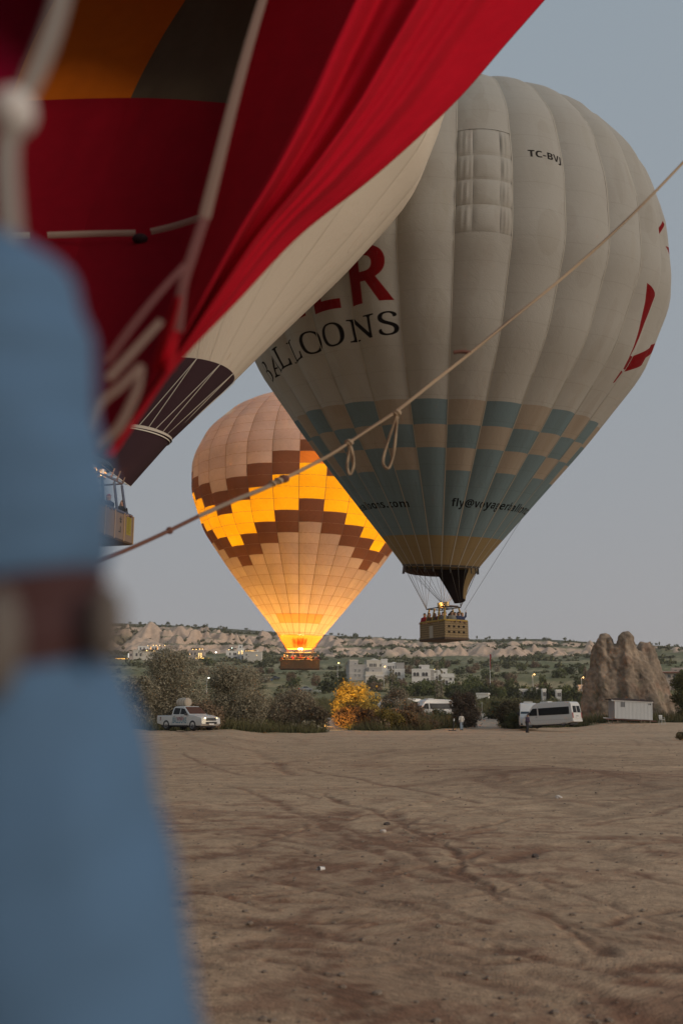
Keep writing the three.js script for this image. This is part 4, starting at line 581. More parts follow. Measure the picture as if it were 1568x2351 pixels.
house('narrow white house with arched windows at the right end of the town row', 1012, 1577, 405, -.12, [[-8, 0, 0, 20, 32, 20, 'white', [...W3('f', [6, 12], 13, 3.6, 8, 1), ...W3('f', [6, 12], 3, 3, 7)]], [12, 0, 2, 28, 24, 20, 'white', [...W3('f', [4, 12], 3, 4, 8, 1), ['f', 21, 12, 4, 4]]], [4, 24, -2, 14, 11, 12, 'white', [['f', 8, 2, 2.4, 4]]]], 'unfinished stone houses in the town row', (r, s) => part('ledge', box(30 * s, .7, 22 * s, 13 * s, 20 * s, 3 * s), H_.white, r));
house('low brown restaurant at the far right behind the rock', 1540, 1564, 330, -.2, [[0, 0, 0, 64, 12, 20, 'warm', W3('f', [8, 18, 30, 42, 52], 2, 5, 6)], [10, 12, 0, 36, 7, 14, 'warm', W3('f', [8, 18, 27], 1, 4, 4)]], undefined, (r, s) => part('roof', box(70 * s, .35, 26 * s, 0, 12.4 * s, 3 * s), H_.redroof, r));
house('small flat roofed white shed in the grass, left of the gravel path', 1103, 1610, 288, -.3, [[0, 0, 0, 26, 13, 22, 'white', []]], undefined, (r, s) => part('roof', box(29 * s, .18, 25 * s, 0, 14.6 * s, 0), H_.slab, r));
for (const [px, py, rh_, w, h, mk, lab] of [[1192, 1601, 262, 22, 13, 'white', 'white cabin at the left end of the camp hedge'], [1222, 1601, 268, 16, 15, 'white', 'white cabin with a brown awning in the camp'], [1240, 1604, 258, 8, 16, 'white', 'narrow white kiosk between the hedge trees'], [1273, 1605, 256, 11, 15, 'white', 'white hut with two dark panes behind the vans'], [1302, 1602, 268, 18, 9, 'white', 'low white camp cabin behind the minibus roof'], [1324, 1600, 264, 13, 20, 'warm', 'pink lit kiosk close to the large rock'], [1146, 1602, 280, 20, 10, 'warm', 'orange brown camp cabin under the flagpole']]) house(lab, px, py, rh_ + 42, .05, [[0, 0, 0, w, h, 12, mk, [['f', w * .35, h * .3, w * .2, h * .42], ['f', w * .68, h * .3, w * .2, h * .42]]]], 'cabins of the camp');
{ const r = thing('tent', 'white tent slope showing right of the large rock', 'tent', at(1520, 1595, 190)); part('canvas', grid(10, 10, (u, v) => { const x = lerp(-.3, 1.9, u), y = 2.4 * Math.pow(1 - u, 1.7); return [V(x, y - .25 * v * (1 - u * .5), -v * 2.4)]; }), cloth(.72, .72, .70, .2), r); part('pole', rod(V(-.3, -1, 0), V(-.3, 2.45, 0), .05), M.steel, r); }

// ---------------------------------------------------------------- street lamps, flag, fence
const streetLamp = (label, px, pyTop, pyBase, rho, c = [1, .5, .14], I = 120) => { const b = at(px, pyBase, rho), h = (pyBase - pyTop) / FPX * rho, r = thing('street_lamp', label, 'street lamp', b, 0, 'lit street lamps'); part('pole', cyl(.07, .11, h + 2, 8, 0, h / 2 - 1, 0), M.steel, r); part('arm', rod(V(0, h, 0), V(.5, h + .15, .3), .05), M.steel, r); lampGlow(r, .5, h + .02, .3, .34 * rho / 420, I * .6, c, 8); };
streetLamp('orange lit street lamp between the vans and the cliff', 1223, 1549, 1580, 300); streetLamp('orange street lamp beside the left foot of the large rock', 1335, 1556, 1585, 290); streetLamp('bright street lamp in front of the tall white house', 881, 1531, 1568, 385, [1, .56, .16], 160); streetLamp('yellow street lamp left of the concrete house', 775, 1523, 1562, 430, [1, .7, .2], 60); streetLamp('small yellow lamp on the slope above the arched window house', 995, 1538, 1558, 440, [1, .75, .25], 60); streetLamp('white street lamp on the slope right of the lit hotel', 494, 1498, 1525, 690, [1, .9, .7], 40); streetLamp('dim lamp left of the white two storey house', 531, 1489, 1520, 705, [.8, 1, .8], 30); streetLamp('lit lamp low among the left trees', 475, 1557, 1575, 260, [1, .95, .8], 0);
{ const b = at(1125, 1573, 300), r = thing('flagpole', 'tall white flagpole with a furled red flag', 'flagpole', b); const h = 72 / FPX * 300; part('pole', cyl(.05, .1, h + 2, 8, 0, h / 2 - 1, 0), mat(.6, .6, .58, .5), r); part('flag', grid(6, 14, (u, v) => [V(.05 + u * .42 * (1 - .5 * v) + .1 * Math.sin(v * 9), h - .2 - v * 4.6, .16 * Math.sin(u * 8 + v * 5))]), cloth(.45, .02, .025, .2), r); part('finial', new THREE.SphereGeometry(.13, 8, 6).translate(0, h, 0), M.brass, r); }
{ const r = thing('fence', 'thin wire fence of white posts in the meadow behind the white minibus', 'fence', onGround(1000, 205)); const b = r.position; let last; for (let i = 0; i < 14; i++) { const p = onGround(905 + i * 15, 215 - i * 1.2).sub(b); part('post', cyl(.045, .05, 2.2, 6, p.x, p.y + .9, p.z), mat(.5, .5, .48, .8), r); if (last) for (const k of [.5, 1.1, 1.7]) part('wire', rod(last.clone().add(V(0, k, 0)), p.clone().add(V(0, k, 0)), .012, 3), M.steel, r); last = p; } }

// ---------------------------------------------------------------- trees, bushes
const leafM = phys(1, 1, 1, .85, { vertexColors: true, transmission: .22, thickness: 0, specularIntensity: .3 }), barkM = mat(.11, .085, .065, .95);
function crown(seed, { rx, ry, rz, n, size, lobes, c0, c1, shape = 1, thin = .5, y0 = 0 }) {
  const q = rngOf(seed), pos = [], nor = [], col = [], L = [];
  for (let i = 0; i < lobes; i++) { const th = q() * 6.283, y = q(), e = Math.sqrt(Math.max(.05, 1 - (2 * y - 1) ** 2 * .8)) * (.35 + .6 * q()); L.push([Math.cos(th) * e * rx * (shape < 1 ? 1.2 - .7 * y : 1), y0 + ry * (.08 + .84 * y), Math.sin(th) * e * rz, (.26 + .22 * q()) * Math.min(rx, ry) * (1.1 - .25 * y), .75 + .5 * q()]); }
  for (let i = 0; i < n; i++) {
    const l = L[Math.floor(q() * lobes)], u = 2 * q() - 1, th = q() * 6.283, s = Math.sqrt(1 - u * u), rad = l[3] * (thin + (1 - thin) * Math.sqrt(q())) * (q() < .14 ? 1.55 : 1);
    const d = V(s * Math.cos(th), u, s * Math.sin(th)), c = V(l[0], l[1], l[2]).addScaledVector(d, rad); if (c.y < .05) continue;
    const a = V(q() - .5, q() - .5, q() - .5).normalize(), b2 = V(0, 0, 0).crossVectors(a, d.clone().add(V(q() - .5, q() - .5, q() - .5).multiplyScalar(1.2))).normalize(), k = size * (.6 + .8 * q()), w = k * (.34 + .2 * q());
    const nn = V(0, 0, 0).crossVectors(a, b2).normalize(), p = [c.clone().addScaledVector(a, -k), c.clone().addScaledVector(b2, w).addScaledVector(nn, .15 * k), c.clone().addScaledVector(a, k), c.clone().addScaledVector(b2, -w).addScaledVector(nn, .15 * k)];
    const t = q(), v = (.6 + .4 * l[4]) * (.85 + .3 * q()), cc = [0, 1, 2].map((m) => lerp(c0[m], c1[m], t) * v);
    for (const m of [0, 2, 1, 0, 3, 2]) { pos.push(p[m].x, p[m].y, p[m].z); nor.push(nn.x, nn.y, nn.z); col.push(...cc); }
  }
  const g = new THREE.BufferGeometry(); g.setAttribute('position', new THREE.Float32BufferAttribute(pos, 3)); g.setAttribute('normal', new THREE.Float32BufferAttribute(nor, 3)); g.setAttribute('color', new THREE.Float32BufferAttribute(col, 3)); g.userData.L = L; return g;
}
function trunkGeo(seed, h, r, L, stems = 1) { const q = rngOf(seed), gs = []; for (let s = 0; s < stems; s++) { const ox = stems > 1 ? (q() - .5) * r * 9 : 0, oz = stems > 1 ? (q() - .5) * r * 9 : 0; gs.push(rod(V(ox, -.4, oz), V(ox * 1.6 + (q() - .5) * .3, h * .5, oz * 1.6), r * .7, 7, r * .0 + r)); } L.slice(0, 9).forEach((l) => gs.push(rod(V((q() - .5) * r, h * (.2 + .25 * q()), (q() - .5) * r), V(l[0], l[1], l[2]), r * .16, 5, r * .45))); return join(gs); }
function tree(name, label, cat, pos, o, group) { const t = thing(name, label, cat, pos, 0, group), g = crown(o.seed, o); part('trunk', trunkGeo(o.seed, o.ry + (o.y0 || 0), o.tr || .14, g.userData.L, o.stems || 1), barkM, t); part('crown', g, leafM, t); return t; }
const olive0 = [.24, .21, .145], olive1 = [.42, .37, .26], brn0 = [.14, .095, .06], brn1 = [.33, .235, .15], grn0 = [.065, .08, .03], grn1 = [.19, .20, .075];
const G = (px, rho) => onGround(px, rho), mpx = (rho) => rho / FPX;
const bush = (label, px, rho, w, h, o, group, name = 'bush', cat = 'bush') => { const s = mpx(rho); return tree(name, label, cat, G(px, rho), { rx: w / 2 * s, rz: w / 2 * s * (o.zr || .7), ry: h * s, n: 5200, size: .125, lobes: 38, c0: olive0, c1: olive1, stems: 3, tr: .09, thin: .45, ...o }, group); };
bush('tall grey green olive tree behind the pickup, leftmost in the row', 400, 100, 170, 172, { seed: 1, n: 26000, lobes: 70, size: .105 }, undefined, 'olive_tree', 'tree');
bush('shorter olive shrub at the left edge beside the blue post', 325, 97, 90, 120, { seed: 2, n: 6000 });
bush('broad grey olive tree right of the pickup', 545, 104, 150, 138, { seed: 3, n: 24000, lobes: 64, size: .105 }, undefined, 'olive_tree', 'tree');
bush('low rounded olive bush between the broad olive tree and the dirt path', 668, 108, 120, 86, { seed: 4, n: 15000, lobes: 50, size: .10, c0: brn0, c1: olive1 });
bush('small dark bramble left of the lit dirt path', 728, 106, 52, 56, { seed: 5, n: 3500, c0: brn0, c1: [.15, .13, .08] });
bush('brown thicket in front of the pickup side of the olive row', 480, 95, 90, 60, { seed: 41, n: 4500, c0: brn0, c1: brn1 });
bush('round golden leaved tree lit warm by a lamp beside the path', 814, 121, 96, 96, { seed: 6, n: 9500, lobes: 40, size: .15, c0: [.36, .24, .05], c1: [.68, .50, .12] }, undefined, 'golden_tree', 'tree');
bush('dark red brown scrub under the golden tree', 818, 116, 104, 38, { seed: 7, n: 5200, c0: [.06, .03, .018], c1: [.16, .09, .045] });
bush('yellow green shrub right of the golden tree', 888, 117, 70, 42, { seed: 8, n: 4200, c0: [.12, .09, .02], c1: [.30, .22, .05] });
bush('rusty brown shrub left of the lone man', 936, 118, 66, 40, { seed: 9, n: 4000, c0: [.10, .06, .03], c1: [.22, .14, .06] });
bush('dark reddish bush behind the lone man', 1062, 122, 66, 78, { seed: 10, n: 12000, lobes: 40, c0: [.055, .04, .03], c1: [.13, .10, .07] });
bush('thin green shrub behind the white minibus in the meadow', 925, 150, 60, 46, { seed: 11, n: 3600, c0: olive0, c1: olive1 });
bush('grey shrub hiding the far minibuses, right of the golden tree', 912, 160, 70, 62, { seed: 51, n: 5200, size: .14, c0: brn0, c1: olive1 });
bush('low brown shrub left of the half hidden white minibus', 948, 146, 44, 34, { seed: 52, n: 3200, c0: brn0, c1: brn1 });
bush('dark scrub left of the two parked vans', 1166, 124, 76, 62, { seed: 12, n: 10000, c0: [.04, .035, .02], c1: [.13, .11, .06] });
bush('low green bush at the field edge left of the two vans', 1175, 121, 60, 30, { seed: 13, n: 3500, c0: grn0, c1: [.13, .13, .05] });
bush('green leafy tree at the right edge beyond the plastic chair', 1563, 136, 72, 98, { seed: 14, n: 7000, c0: [.045, .05, .018], c1: [.14, .12, .04] }, undefined, 'leafy_tree', 'tree');
bush('dark green tree above the leafy one at the right edge', 1560, 175, 44, 100, { seed: 15, n: 3500, c0: grn0, c1: grn1, size: .25 }, undefined, 'dark_tree', 'tree');
bush('small brown weed clump at the right edge of the dirt field', 1558, 74, 46, 17, { seed: 16, n: 3000, size: .07, thin: .2, c0: [.12, .10, .05], c1: [.26, .21, .11], stems: 1, tr: .03 });
bush('brown scrub on the low bank beside the lone man', 985, 121, 50, 20, { seed: 17, n: 2200, size: .1, c0: brn0, c1: [.22, .15, .08] });
{ // smaller bushes of the scrubland: a few shared shapes
  const whereOf = (px) => px < 640 ? 'left of the yellow balloon' : px < 780 ? 'under the yellow balloon' : px < 930 ? 'behind the concrete houses' : px < 1060 ? 'behind the arched window houses' : px < 1200 ? 'around the red flagpole' : px < 1345 ? 'left of the large rock' : 'right of the large rock', toneOf = ['grey green', 'brown', 'dark green', 'mid green'];
  const kinds = [[olive0, olive1], [brn0, brn1], [grn0, grn1], [[.05, .055, .025], [.13, .135, .06]]], protos = kinds.map(([a, b2], i) => { const g = crown(100 + i, { rx: 1, ry: 1.35, rz: 1, n: 620, size: .15, lobes: 16, c0: a, c1: b2, thin: .4 }); return [g, trunkGeo(100 + i, 1.35, .07, g.userData.L, 2)]; });
  const place = (name, label, cat, px, rho, k, sx, sy, group) => { const t = thing(name, label, cat, G(px, rho), (px * 7.3 + rho) % 6.28, group); part('trunk', protos[k][1], barkM, t); part('crown', protos[k][0], leafM, t); t.scale.set(sx, sy, sx); return t; };
  const q = rngOf(31);
  for (let i = 0; i < 46; i++) { const px = 560 + q() * 720; if (Math.abs(px - 757) < 22) continue; const rho = 128 + q() * 60, k = Math.floor(q() * 4); place('shrub', toneOf[k] + ' shrub on the scrubland behind the dirt field, ' + whereOf(px), 'shrub', px, rho, k, 1 + q() * 1.5, .7 + q() * 1.1, 'shrubs behind the dirt field'); }
  for (let i = 0; i < 40; i++) { const px = 330 + q() * 1000, rho = 105 + q() * 20; if (Math.abs(px - 765) < 26 || px > 1075 && px < 1140 || rho < fieldEdge(px) + 3) continue; const k2 = Math.floor(q() * 4); place('shrub', 'low ' + toneOf[k2] + ' shrub along the dirt field edge, ' + whereOf(px), 'shrub', px, rho, k2, .7 + q() * .8, .5 + q() * .6, 'shrubs along the field edge'); }
  for (let i = 0; i < 44; i++) { const px = 905 + i * 9.9 + q() * 6; if (px > 1345) break; const k4 = q() < .75 ? 2 : 3; place('hedge_tree', toneOf[k4] + ' small tree in the hedge row below the town, ' + (px < 1040 ? 'before the white houses' : px < 1180 ? 'around the red flagpole' : 'before the camp cabins'), 'tree', px, 300 + q() * 22 - (px > 1180 ? 8 : 0), k4, 1.5 + q() * .9, 1.9 + q() * 1.5, 'hedge trees below the town'); }
  for (let i = 0; i < 70; i++) { const px = 440 + q() * 900, rho = 300 + q() * 330; const k3 = Math.floor(q() * 4); place('field_tree', toneOf[k3] + ' small tree on the ' + (rho > 470 ? 'upper' : 'lower') + ' green slope, ' + whereOf(px), 'tree', px, rho, k3, 1.6 + q() * 2, 1.8 + q() * 2, 'trees on the green slope'); }
  for (let i = 0; i < 60; i++) { const px = 260 + q() * 1330, rho = 1150 + q() * 40, k = q() < .7 ? 2 : 0; place('ridge_tree', 'tiny ' + toneOf[k] + ' tree on the plateau skyline, ' + whereOf(px), 'tree', px, rho, k, 1 + q() * q() * 2.6, 1 + q() * 1.5, 'trees on the plateau skyline'); }
  // two slim poplars before the arched houses, one beside the street lamp
  for (const [px, rho, h, lab] of [[1000, 300, 92, 'tall bare poplar in front of the arched house'], [1010, 290, 70, 'slim bare poplar right of the taller one'], [899, 330, 62, 'slim green poplar before the tall white house']]) { const s = mpx(rho); tree('poplar', lab, 'tree', G(px, rho), { seed: px, rx: 7 * s, rz: 7 * s, ry: h * s, n: 900, size: .2, lobes: 26, c0: olive0, c1: olive1, tr: .12, thin: .3 }, 'poplars'); }
  // scrub on the cliffs and slopes: nobody could count it
  const im = new THREE.InstancedMesh(crown(900, { rx: 1, ry: 1.1, rz: 1, n: 60, size: .42, lobes: 7, c0: [.08, .085, .04], c1: [.21, .2, .095], thin: .3 }), leafM, 5200), mm = new THREE.Matrix4(), inf = {}; let c = 0;
  for (let i = 0; i < 30000 && c < 5200; i++) { const a = (q() - .5) * .8, rho = 190 + Math.pow(q(), .7) * 960, x = Math.sin(a) * rho, z = -Math.cos(a) * rho; const cl = fbm(x * .02, z * .02, 12, 3) + .25 * noise(x * .08, z * .08); if (cl < (rho > 1095 ? -.1 : rho > 840 ? -.04 : .05)) continue; const s = (.5 + q() * .9) * (rho > 600 ? 2.3 : 1.2), y = terrain(x, z, inf); if (inf.rock > .5 && q() < .75) continue; im.setMatrixAt(c++, mm.makeRotationY(q() * 6).scale(V(s, s * (.6 + .5 * q()), s)).setPosition(x, y - .2, z)); }
  im.count = c; im.name = 'scrub'; tag(setShadow(im), 'dark green scrub dotted over the slopes and cliffs', 'scrub', null, 'stuff'); scene.add(im);
  // grass
  const bl = []; const q3 = rngOf(55); for (let i = 0; i < 16; i++) { const a = q3() * 6.28, x = (q3() - .5) * .6, z = (q3() - .5) * .6, h = .25 + q3() * .4, w = .025; const g = new THREE.BufferGeometry(); g.setAttribute('position', new THREE.Float32BufferAttribute([x - w * Math.cos(a), 0, z - w * Math.sin(a), x + w * Math.cos(a), 0, z + w * Math.sin(a), x + .2 * Math.sin(a), h, z + .2 * Math.cos(a)], 3)); g.computeVertexNormals(); const k = .7 + q3() * .6; g.setAttribute('color', new THREE.Float32BufferAttribute([.07 * k, .075 * k, .03 * k, .07 * k, .075 * k, .03 * k, .19 * k, .165 * k, .075 * k], 3)); bl.push(g); }
  const gm = new THREE.InstancedMesh(join(bl), leafM, 26000); c = 0;
  for (let i = 0; i < 200000 && c < 26000; i++) { const a = (q() - .5) * .82, rho = 86 + Math.pow(q(), 1.6) * 170, x = Math.sin(a) * rho, z = -Math.cos(a) * rho, y = terrain(x, z, inf); if (inf.field > .3 || pathMask(x, z) > .4) continue; const s = (.7 + q() * .9) * (1 + rho / 250); gm.setMatrixAt(c++, mm.makeRotationY(q() * 6).scale(V(s, s * (.6 + q() * .8), s)).setPosition(x, y - .03, z)); }
  gm.count = c; gm.name = 'grass'; tag(setShadow(gm), 'dry green grass along the field edge and over the meadow', 'grass', null, 'stuff'); scene.add(gm);
  // stones and clods lying on the field
  const st = new THREE.InstancedMesh((() => { const g = new THREE.IcosahedronGeometry(1, 1), p = g.attributes.position; for (let i = 0; i < p.count; i++) { const v = V().fromBufferAttribute(p, i), k = 1 + .5 * noise(v.x * 1.3, v.y * 1.3, v.z * 1.3); p.setXYZ(i, v.x * k, v.y * k * .6, v.z * k); } g.computeVertexNormals(); return g; })(), mat(.24, .19, .145, .97), 3200); c = 0;
  for (let i = 0; i < 3200; i++) { const a = (q() - .5) * .8, rho = 5 + Math.pow(q(), 1.5) * 75, x = Math.sin(a) * rho, z = -Math.cos(a) * rho, s = .008 + .03 * Math.pow(q(), 4) + .004 * q(); st.setMatrixAt(c++, mm.makeRotationY(q() * 6).scale(V(s, s, s)).setPosition(x, terrain(x, z) + s * .2, z)); }
  st.name = 'gravel'; tag(setShadow(st), 'small stones and clods strewn over the dirt field', 'gravel', null, 'stuff'); scene.add(st);
}
{ const g0 = (px, py) => { const [x, z] = ground0(px, py); return V(x, terrain(x, z) + .02, z); }; const cup = thing('paper_cup', 'crumpled white paper cup lying on the dirt', 'litter', g0(738, 1997), .8); part('cup', new THREE.LatheGeometry([[.028, -.05], [.034, 0], [.04, .055], [.042, .058]].map(([r, y]) => new THREE.Vector2(r, y)), 12).rotateZ(1.45).scale(1, .8, 1), mat(.75, .73, .7, .6), cup); part('base', new THREE.CircleGeometry(.028, 12).rotateY(Math.PI / 2).translate(.05, 0, 0), mat(.7, .68, .65, .6), cup);
  [[1282, 1839, .07, 'pale stone on the dark mound of the dirt field'], [888, 1896, .055, 'dark clod beside the long rut'], [880, 1912, .05, 'small grey stone in the long rut'], [1228, 1968, .05, 'dark stone right of the long rut']].forEach(([px, py, r, lab], i) => { const g = new THREE.IcosahedronGeometry(r, 2), p = g.attributes.position; for (let k = 0; k < p.count; k++) { const v = V().fromBufferAttribute(p, k), f = 1 + .5 * noise(v.x * 16 + i, v.y * 16, v.z * 16); p.setXYZ(k, v.x * f * 1.2, v.y * f * .7, v.z * f); } g.computeVertexNormals(); const m = setShadow(new THREE.Mesh(g, i === 0 || i === 2 ? mat(.55, .5, .45) : mat(.1, .08, .07))); m.name = numbered('stone'); m.position.copy(g0(px, py)); tag(m, lab, 'stone'); scene.add(m); }); }
// ---------------------------------------------------------------- vehicles
const paintW = phys(.60, .595, .57, .42, { clearcoat: .5, clearcoatRoughness: .15 }), glassD = phys(.012, .013, .015, .18, { specularIntensity: .35 }), plasticD = mat(.025, .025, .027, .6), rimM = mat(.22, .22, .23, .4, { metalness: .7 }), lampW = phys(.5, .5, .5, .1, { clearcoat: 1 }), tailR = mat(.28, .015, .01, .3);
const prof2 = (pts) => { const s = new THREE.Shape(); pts.forEach((p, i) => { if (i === 0) s.moveTo(p[0], p[1]); else if (p.length === 2) s.lineTo(p[0], p[1]); else if (p.length === 4) s.quadraticCurveTo(p[2], p[3], p[0], p[1]); else s.absarc(p[0], p[1], p[2], Math.PI, 0, true); }); s.closePath(); return s; };
function bodyOf(shape, width, taper, bev = .07) { const g = new THREE.ExtrudeGeometry(shape, { depth: width - 2 * bev, bevelEnabled: true, bevelSize: bev * .6, bevelThickness: bev, bevelOffset: -bev * .6, bevelSegments: 3, curveSegments: 12 }).translate(0, 0, -(width - 2 * bev) / 2); const p = g.attributes.position; for (let i = 0; i < p.count; i++) p.setZ(i, p.getZ(i) * taper(p.getY(i), p.getX(i))); g.deleteAttribute('normal'); g.deleteAttribute('uv'); return toCreasedNormals(mergeVertices(g, 1e-4), .55); }
function sidePane(pts, width, taper, sgn, off = .006, t = .012) { const g = new THREE.ExtrudeGeometry(prof2(pts), { depth: t, bevelEnabled: false, curveSegments: 6 }), p = g.attributes.position; for (let i = 0; i < p.count; i++) p.setZ(i, sgn * (width / 2 * taper(p.getY(i), p.getX(i)) + off - t + p.getZ(i))); if (sgn < 0) { const ix = g.index; } g.computeVertexNormals(); return g; }
const quadPane = (a, b, c, d, out, t = .012) => { const mk = (k) => [a, b, c, d].map((p) => p.clone().addScaledVector(out, k)); const o = mk(.006), i = mk(.006 - t), f = (p, q, r, s) => { const g = new THREE.BufferGeometry(); g.setAttribute('position', new THREE.Float32BufferAttribute([p, q, r, p, r, s].flatMap((v) => [v.x, v.y, v.z]), 3)); g.computeVertexNormals(); return g; }; return join([f(...o), f(o[0], o[1], i[1], i[0]), f(o[1], o[2], i[2], i[1]), f(o[2], o[3], i[3], i[2]), f(o[3], o[0], i[0], i[3])]); };
function wheel(root, x, z, r, w) { const wl = part('wheel', new THREE.LatheGeometry([[r * .62, -w / 2], [r * .9, -w / 2], [r, -w / 2 + .03], [r, w / 2 - .03], [r * .9, w / 2], [r * .62, w / 2]].map(([a, b]) => new THREE.Vector2(a, b)), 28).rotateX(Math.PI / 2).translate(x, r, z), M.darkRubber, root); const s = Math.sign(z); const gs = [new THREE.TorusGeometry(r * .6, .025, 6, 24).translate(x, r, z + s * (w / 2 - .02)), cyl(.06, .06, .04, 12).rotateX(Math.PI / 2).translate(x, r, z + s * (w / 2 - .03))]; for (let k = 0; k < 6; k++) gs.push(box(r * .58, .06, .03).translate(r * .3, 0, 0).rotateZ(k * Math.PI / 3 + .3).translate(x, r, z + s * (w / 2 - .04))); part('rim', gs, rimM, wl); part('hub_disc', cyl(r * .6, r * .6, .02, 20).rotateX(Math.PI / 2).translate(x, r, z + s * (w / 2 - .09)), plasticD, wl); }
function textPlate(w, h, draw, cw, ch) { const c = document.createElement('canvas'); c.width = cw; c.height = ch; draw(c.getContext('2d'), cw, ch); const t = new THREE.CanvasTexture(c); t.colorSpace = THREE.SRGBColorSpace; return phys(1, 1, 1, .4, { map: t, transparent: true, alphaTest: .4, clearcoat: .4 }); }
{ // pickup
  const root = thing('pickup_truck', 'white double cab pickup with balloon lettering on its side and a lit headlight', 'pickup truck', at(432, 1676.5, 76.5), -41 * Math.PI / 180), Wd = 1.86, tp = (y) => y > 1.08 ? 1 - .2 * (y - 1.08) / .72 : 1 - .03 * Math.max(0, (.7 - y));
  const sh = prof2([[-2.62, .52], [-2.66, .8], [-2.6, 1.1], [-.92, 1.12], [-.84, 1.62], [-.6, 1.78, -.8, 1.77], [.36, 1.8, 0, 1.83], [1.18, 1.19], [2.2, 1.04, 1.8, 1.14], [2.6, .86, 2.55, 1.0], [2.66, .5], [2.5, .36], [2.02, .36], [1.58, .38, .45], [1.1, .36], [-1.04, .36], [-1.5, .38, .45], [-1.98, .38], [-2.4, .46]]);
  part('body', bodyOf(sh, Wd, tp), paintW, root);
  part('bed_liner', rbox(1.6, .03, 1.5, .01, -1.76, 1.125, 0), plasticD, root); part('underbody', box(4.6, .2, 1.5, 0, .34, 0), plasticD, root);
  for (const s of [1, -1]) { part('side_window', sidePane([[-.72, 1.2], [.02, 1.2], [.02, 1.66], [-.62, 1.68], [-.7, 1.55]], Wd, tp, s), glassD, root); part('side_window', sidePane([[.1, 1.2], [.98, 1.2], [.5, 1.6], [.1, 1.66]], Wd, tp, s), glassD, root); part('door_seam', [sidePane([[.045, .45], [.06, .45], [.06, 1.72], [.045, 1.72]], Wd, tp, s, .004), sidePane([[-.86, .5], [-.845, .5], [-.845, 1.15], [-.86, 1.15]], Wd, tp, s, .004), sidePane([[1.02, .5], [1.035, .5], [1.035, 1.12], [1.02, 1.12]], Wd, tp, s, .004)], plasticD, root); part('door_handle', [box(.16, .035, .04, -.55, 1.05, s * .935), box(.16, .035, .04, .3, 1.05, s * .935)], rimM, root); const mir = part('wing_mirror', rbox(.16, .16, .2, .05, .9, 1.22, s * 1.03), plasticD, root); part('arm', box(.06, .05, .16, .9, 1.17, s * .92), plasticD, mir);
    part('headlight', quadPane(V(2.2, .99, s * .88), V(2.2, .86, s * .9), V(2.63, .83, s * .5), V(2.57, .93, s * .52), V(.6, .3, s * .7).normalize()), lampW, root); part('fog_lamp', rbox(.1, .12, .2, .03, 2.58, .58, s * .72), plasticD, root); part('side_step', box(1.9, .06, .14, 0, .36, s * .93), plasticD, root); part('tail_lamp', rbox(.08, .36, .14, .02, -2.62, .92, s * .84), tailR, root);
    for (const x of [1.58, -1.5]) wheel(root, x, s * .8, .395, .27);
    part('roll_bar', [rod(V(-.98, 1.12, s * .74), V(-1.02, 1.62, s * .62), .04, 8), rod(V(-1.02, 1.62, s * .62), V(-1.7, 1.14, s * .74), .035, 8)], plasticD, root); }
  part('roll_bar', rod(V(-1.02, 1.62, -.62), V(-1.02, 1.62, .62), .04, 8), plasticD, root);
  part('windshield', quadPane(V(.43, 1.755, -.7), V(1.12, 1.24, -.82), V(1.12, 1.24, .82), V(.43, 1.755, .7), V(.6, .8, 0).normalize()), phys(.10, .035, .015, .25, { specularIntensity: .3 }), root);
  part('lit_headlamp', new THREE.SphereGeometry(.075, 10, 8).scale(.5, .8, 1).translate(2.56, .9, .55), glow(1, .8, .4, 9), root); part('lit_headlamp', new THREE.SphereGeometry(.06, 10, 8).scale(.5, .8, 1).translate(2.56, .9, -.62), glow(1, .7, .3, 6), root);
  const hl = new THREE.PointLight(new THREE.Color(1, .75, .4), .35, 0, 2); hl.position.set(3.1, .85, .6).applyEuler(root.rotation).add(root.position); hl.castShadow = true; hl.shadow.radius = 4; scene.add(hl);
  const gr = part('grille', rbox(.05, .2, 1.0, .02, 2.62, .83, 0), plasticD, root); part('bar', [rbox(.04, .03, .96, .01, 2.645, .87, 0), rbox(.04, .03, .96, .01, 2.645, .79, 0)], rimM, gr); part('lower_grille', rbox(.05, .16, 1.1, .02, 2.655, .56, 0), plasticD, root); part('number_plate', box(.02, .11, .5, 2.685, .47, 0), mat(.7, .7, .7, .5), root); part('tow_bumper', rbox(.14, .16, 1.5, .03, -2.68, .5, 0), plasticD, root);
  part('lettering', sidePane([[-.82, .46], [.98, .46], [.98, 1.12], [-.82, 1.12]], Wd, tp, 1, .009, .003), textPlate(1, 1, (k, w, h) => { k.fillStyle = '#c9c8c4'; k.fillRect(0, 0, w, h); k.fillStyle = '#2a7088'; k.font = '700 150px sans-serif'; k.save(); k.translate(20, h - 22); const m = k.measureText('BALLOONS').width; k.scale((w - 46) / m, 1.15); k.fillText('BALLOONS', 0, 0); k.restore(); k.save(); k.translate(w * .32, h * .62); k.rotate(-.16); k.fillStyle = '#9c1a1c'; k.font = 'italic 700 120px serif'; k.fillText('Voyager', 0, 0, w * .48); k.restore(); k.strokeStyle = '#9c1a1c'; k.lineWidth = 6; k.beginPath(); k.moveTo(w * .3, h * .22); k.lineTo(w * .36, h * .12); k.lineTo(w * .38, h * .2); k.lineTo(w * .43, h * .08); k.lineTo(w * .45, h * .18); k.stroke(); }, 512, 188), root);
  { const u = root.children[root.children.length - 1].geometry, p = u.attributes.position, t = u.attributes.uv; for (let i = 0; i < p.count; i++) t.setXY(i, (p.getX(i) + .82) / 1.8, (p.getY(i) - .46) / .66); }
  part('decal', [sidePane([[-2.24, .72], [-2.16, .72], [-2.12, 1.0], [-2.2, 1.0]], Wd, tp, 1, .008, .003), sidePane([[-2.28, .94], [-2.06, .98], [-2.06, 1.0], [-2.28, .97]], Wd, tp, 1, .008, .003)], mat(.2, .06, .06, .5), root);
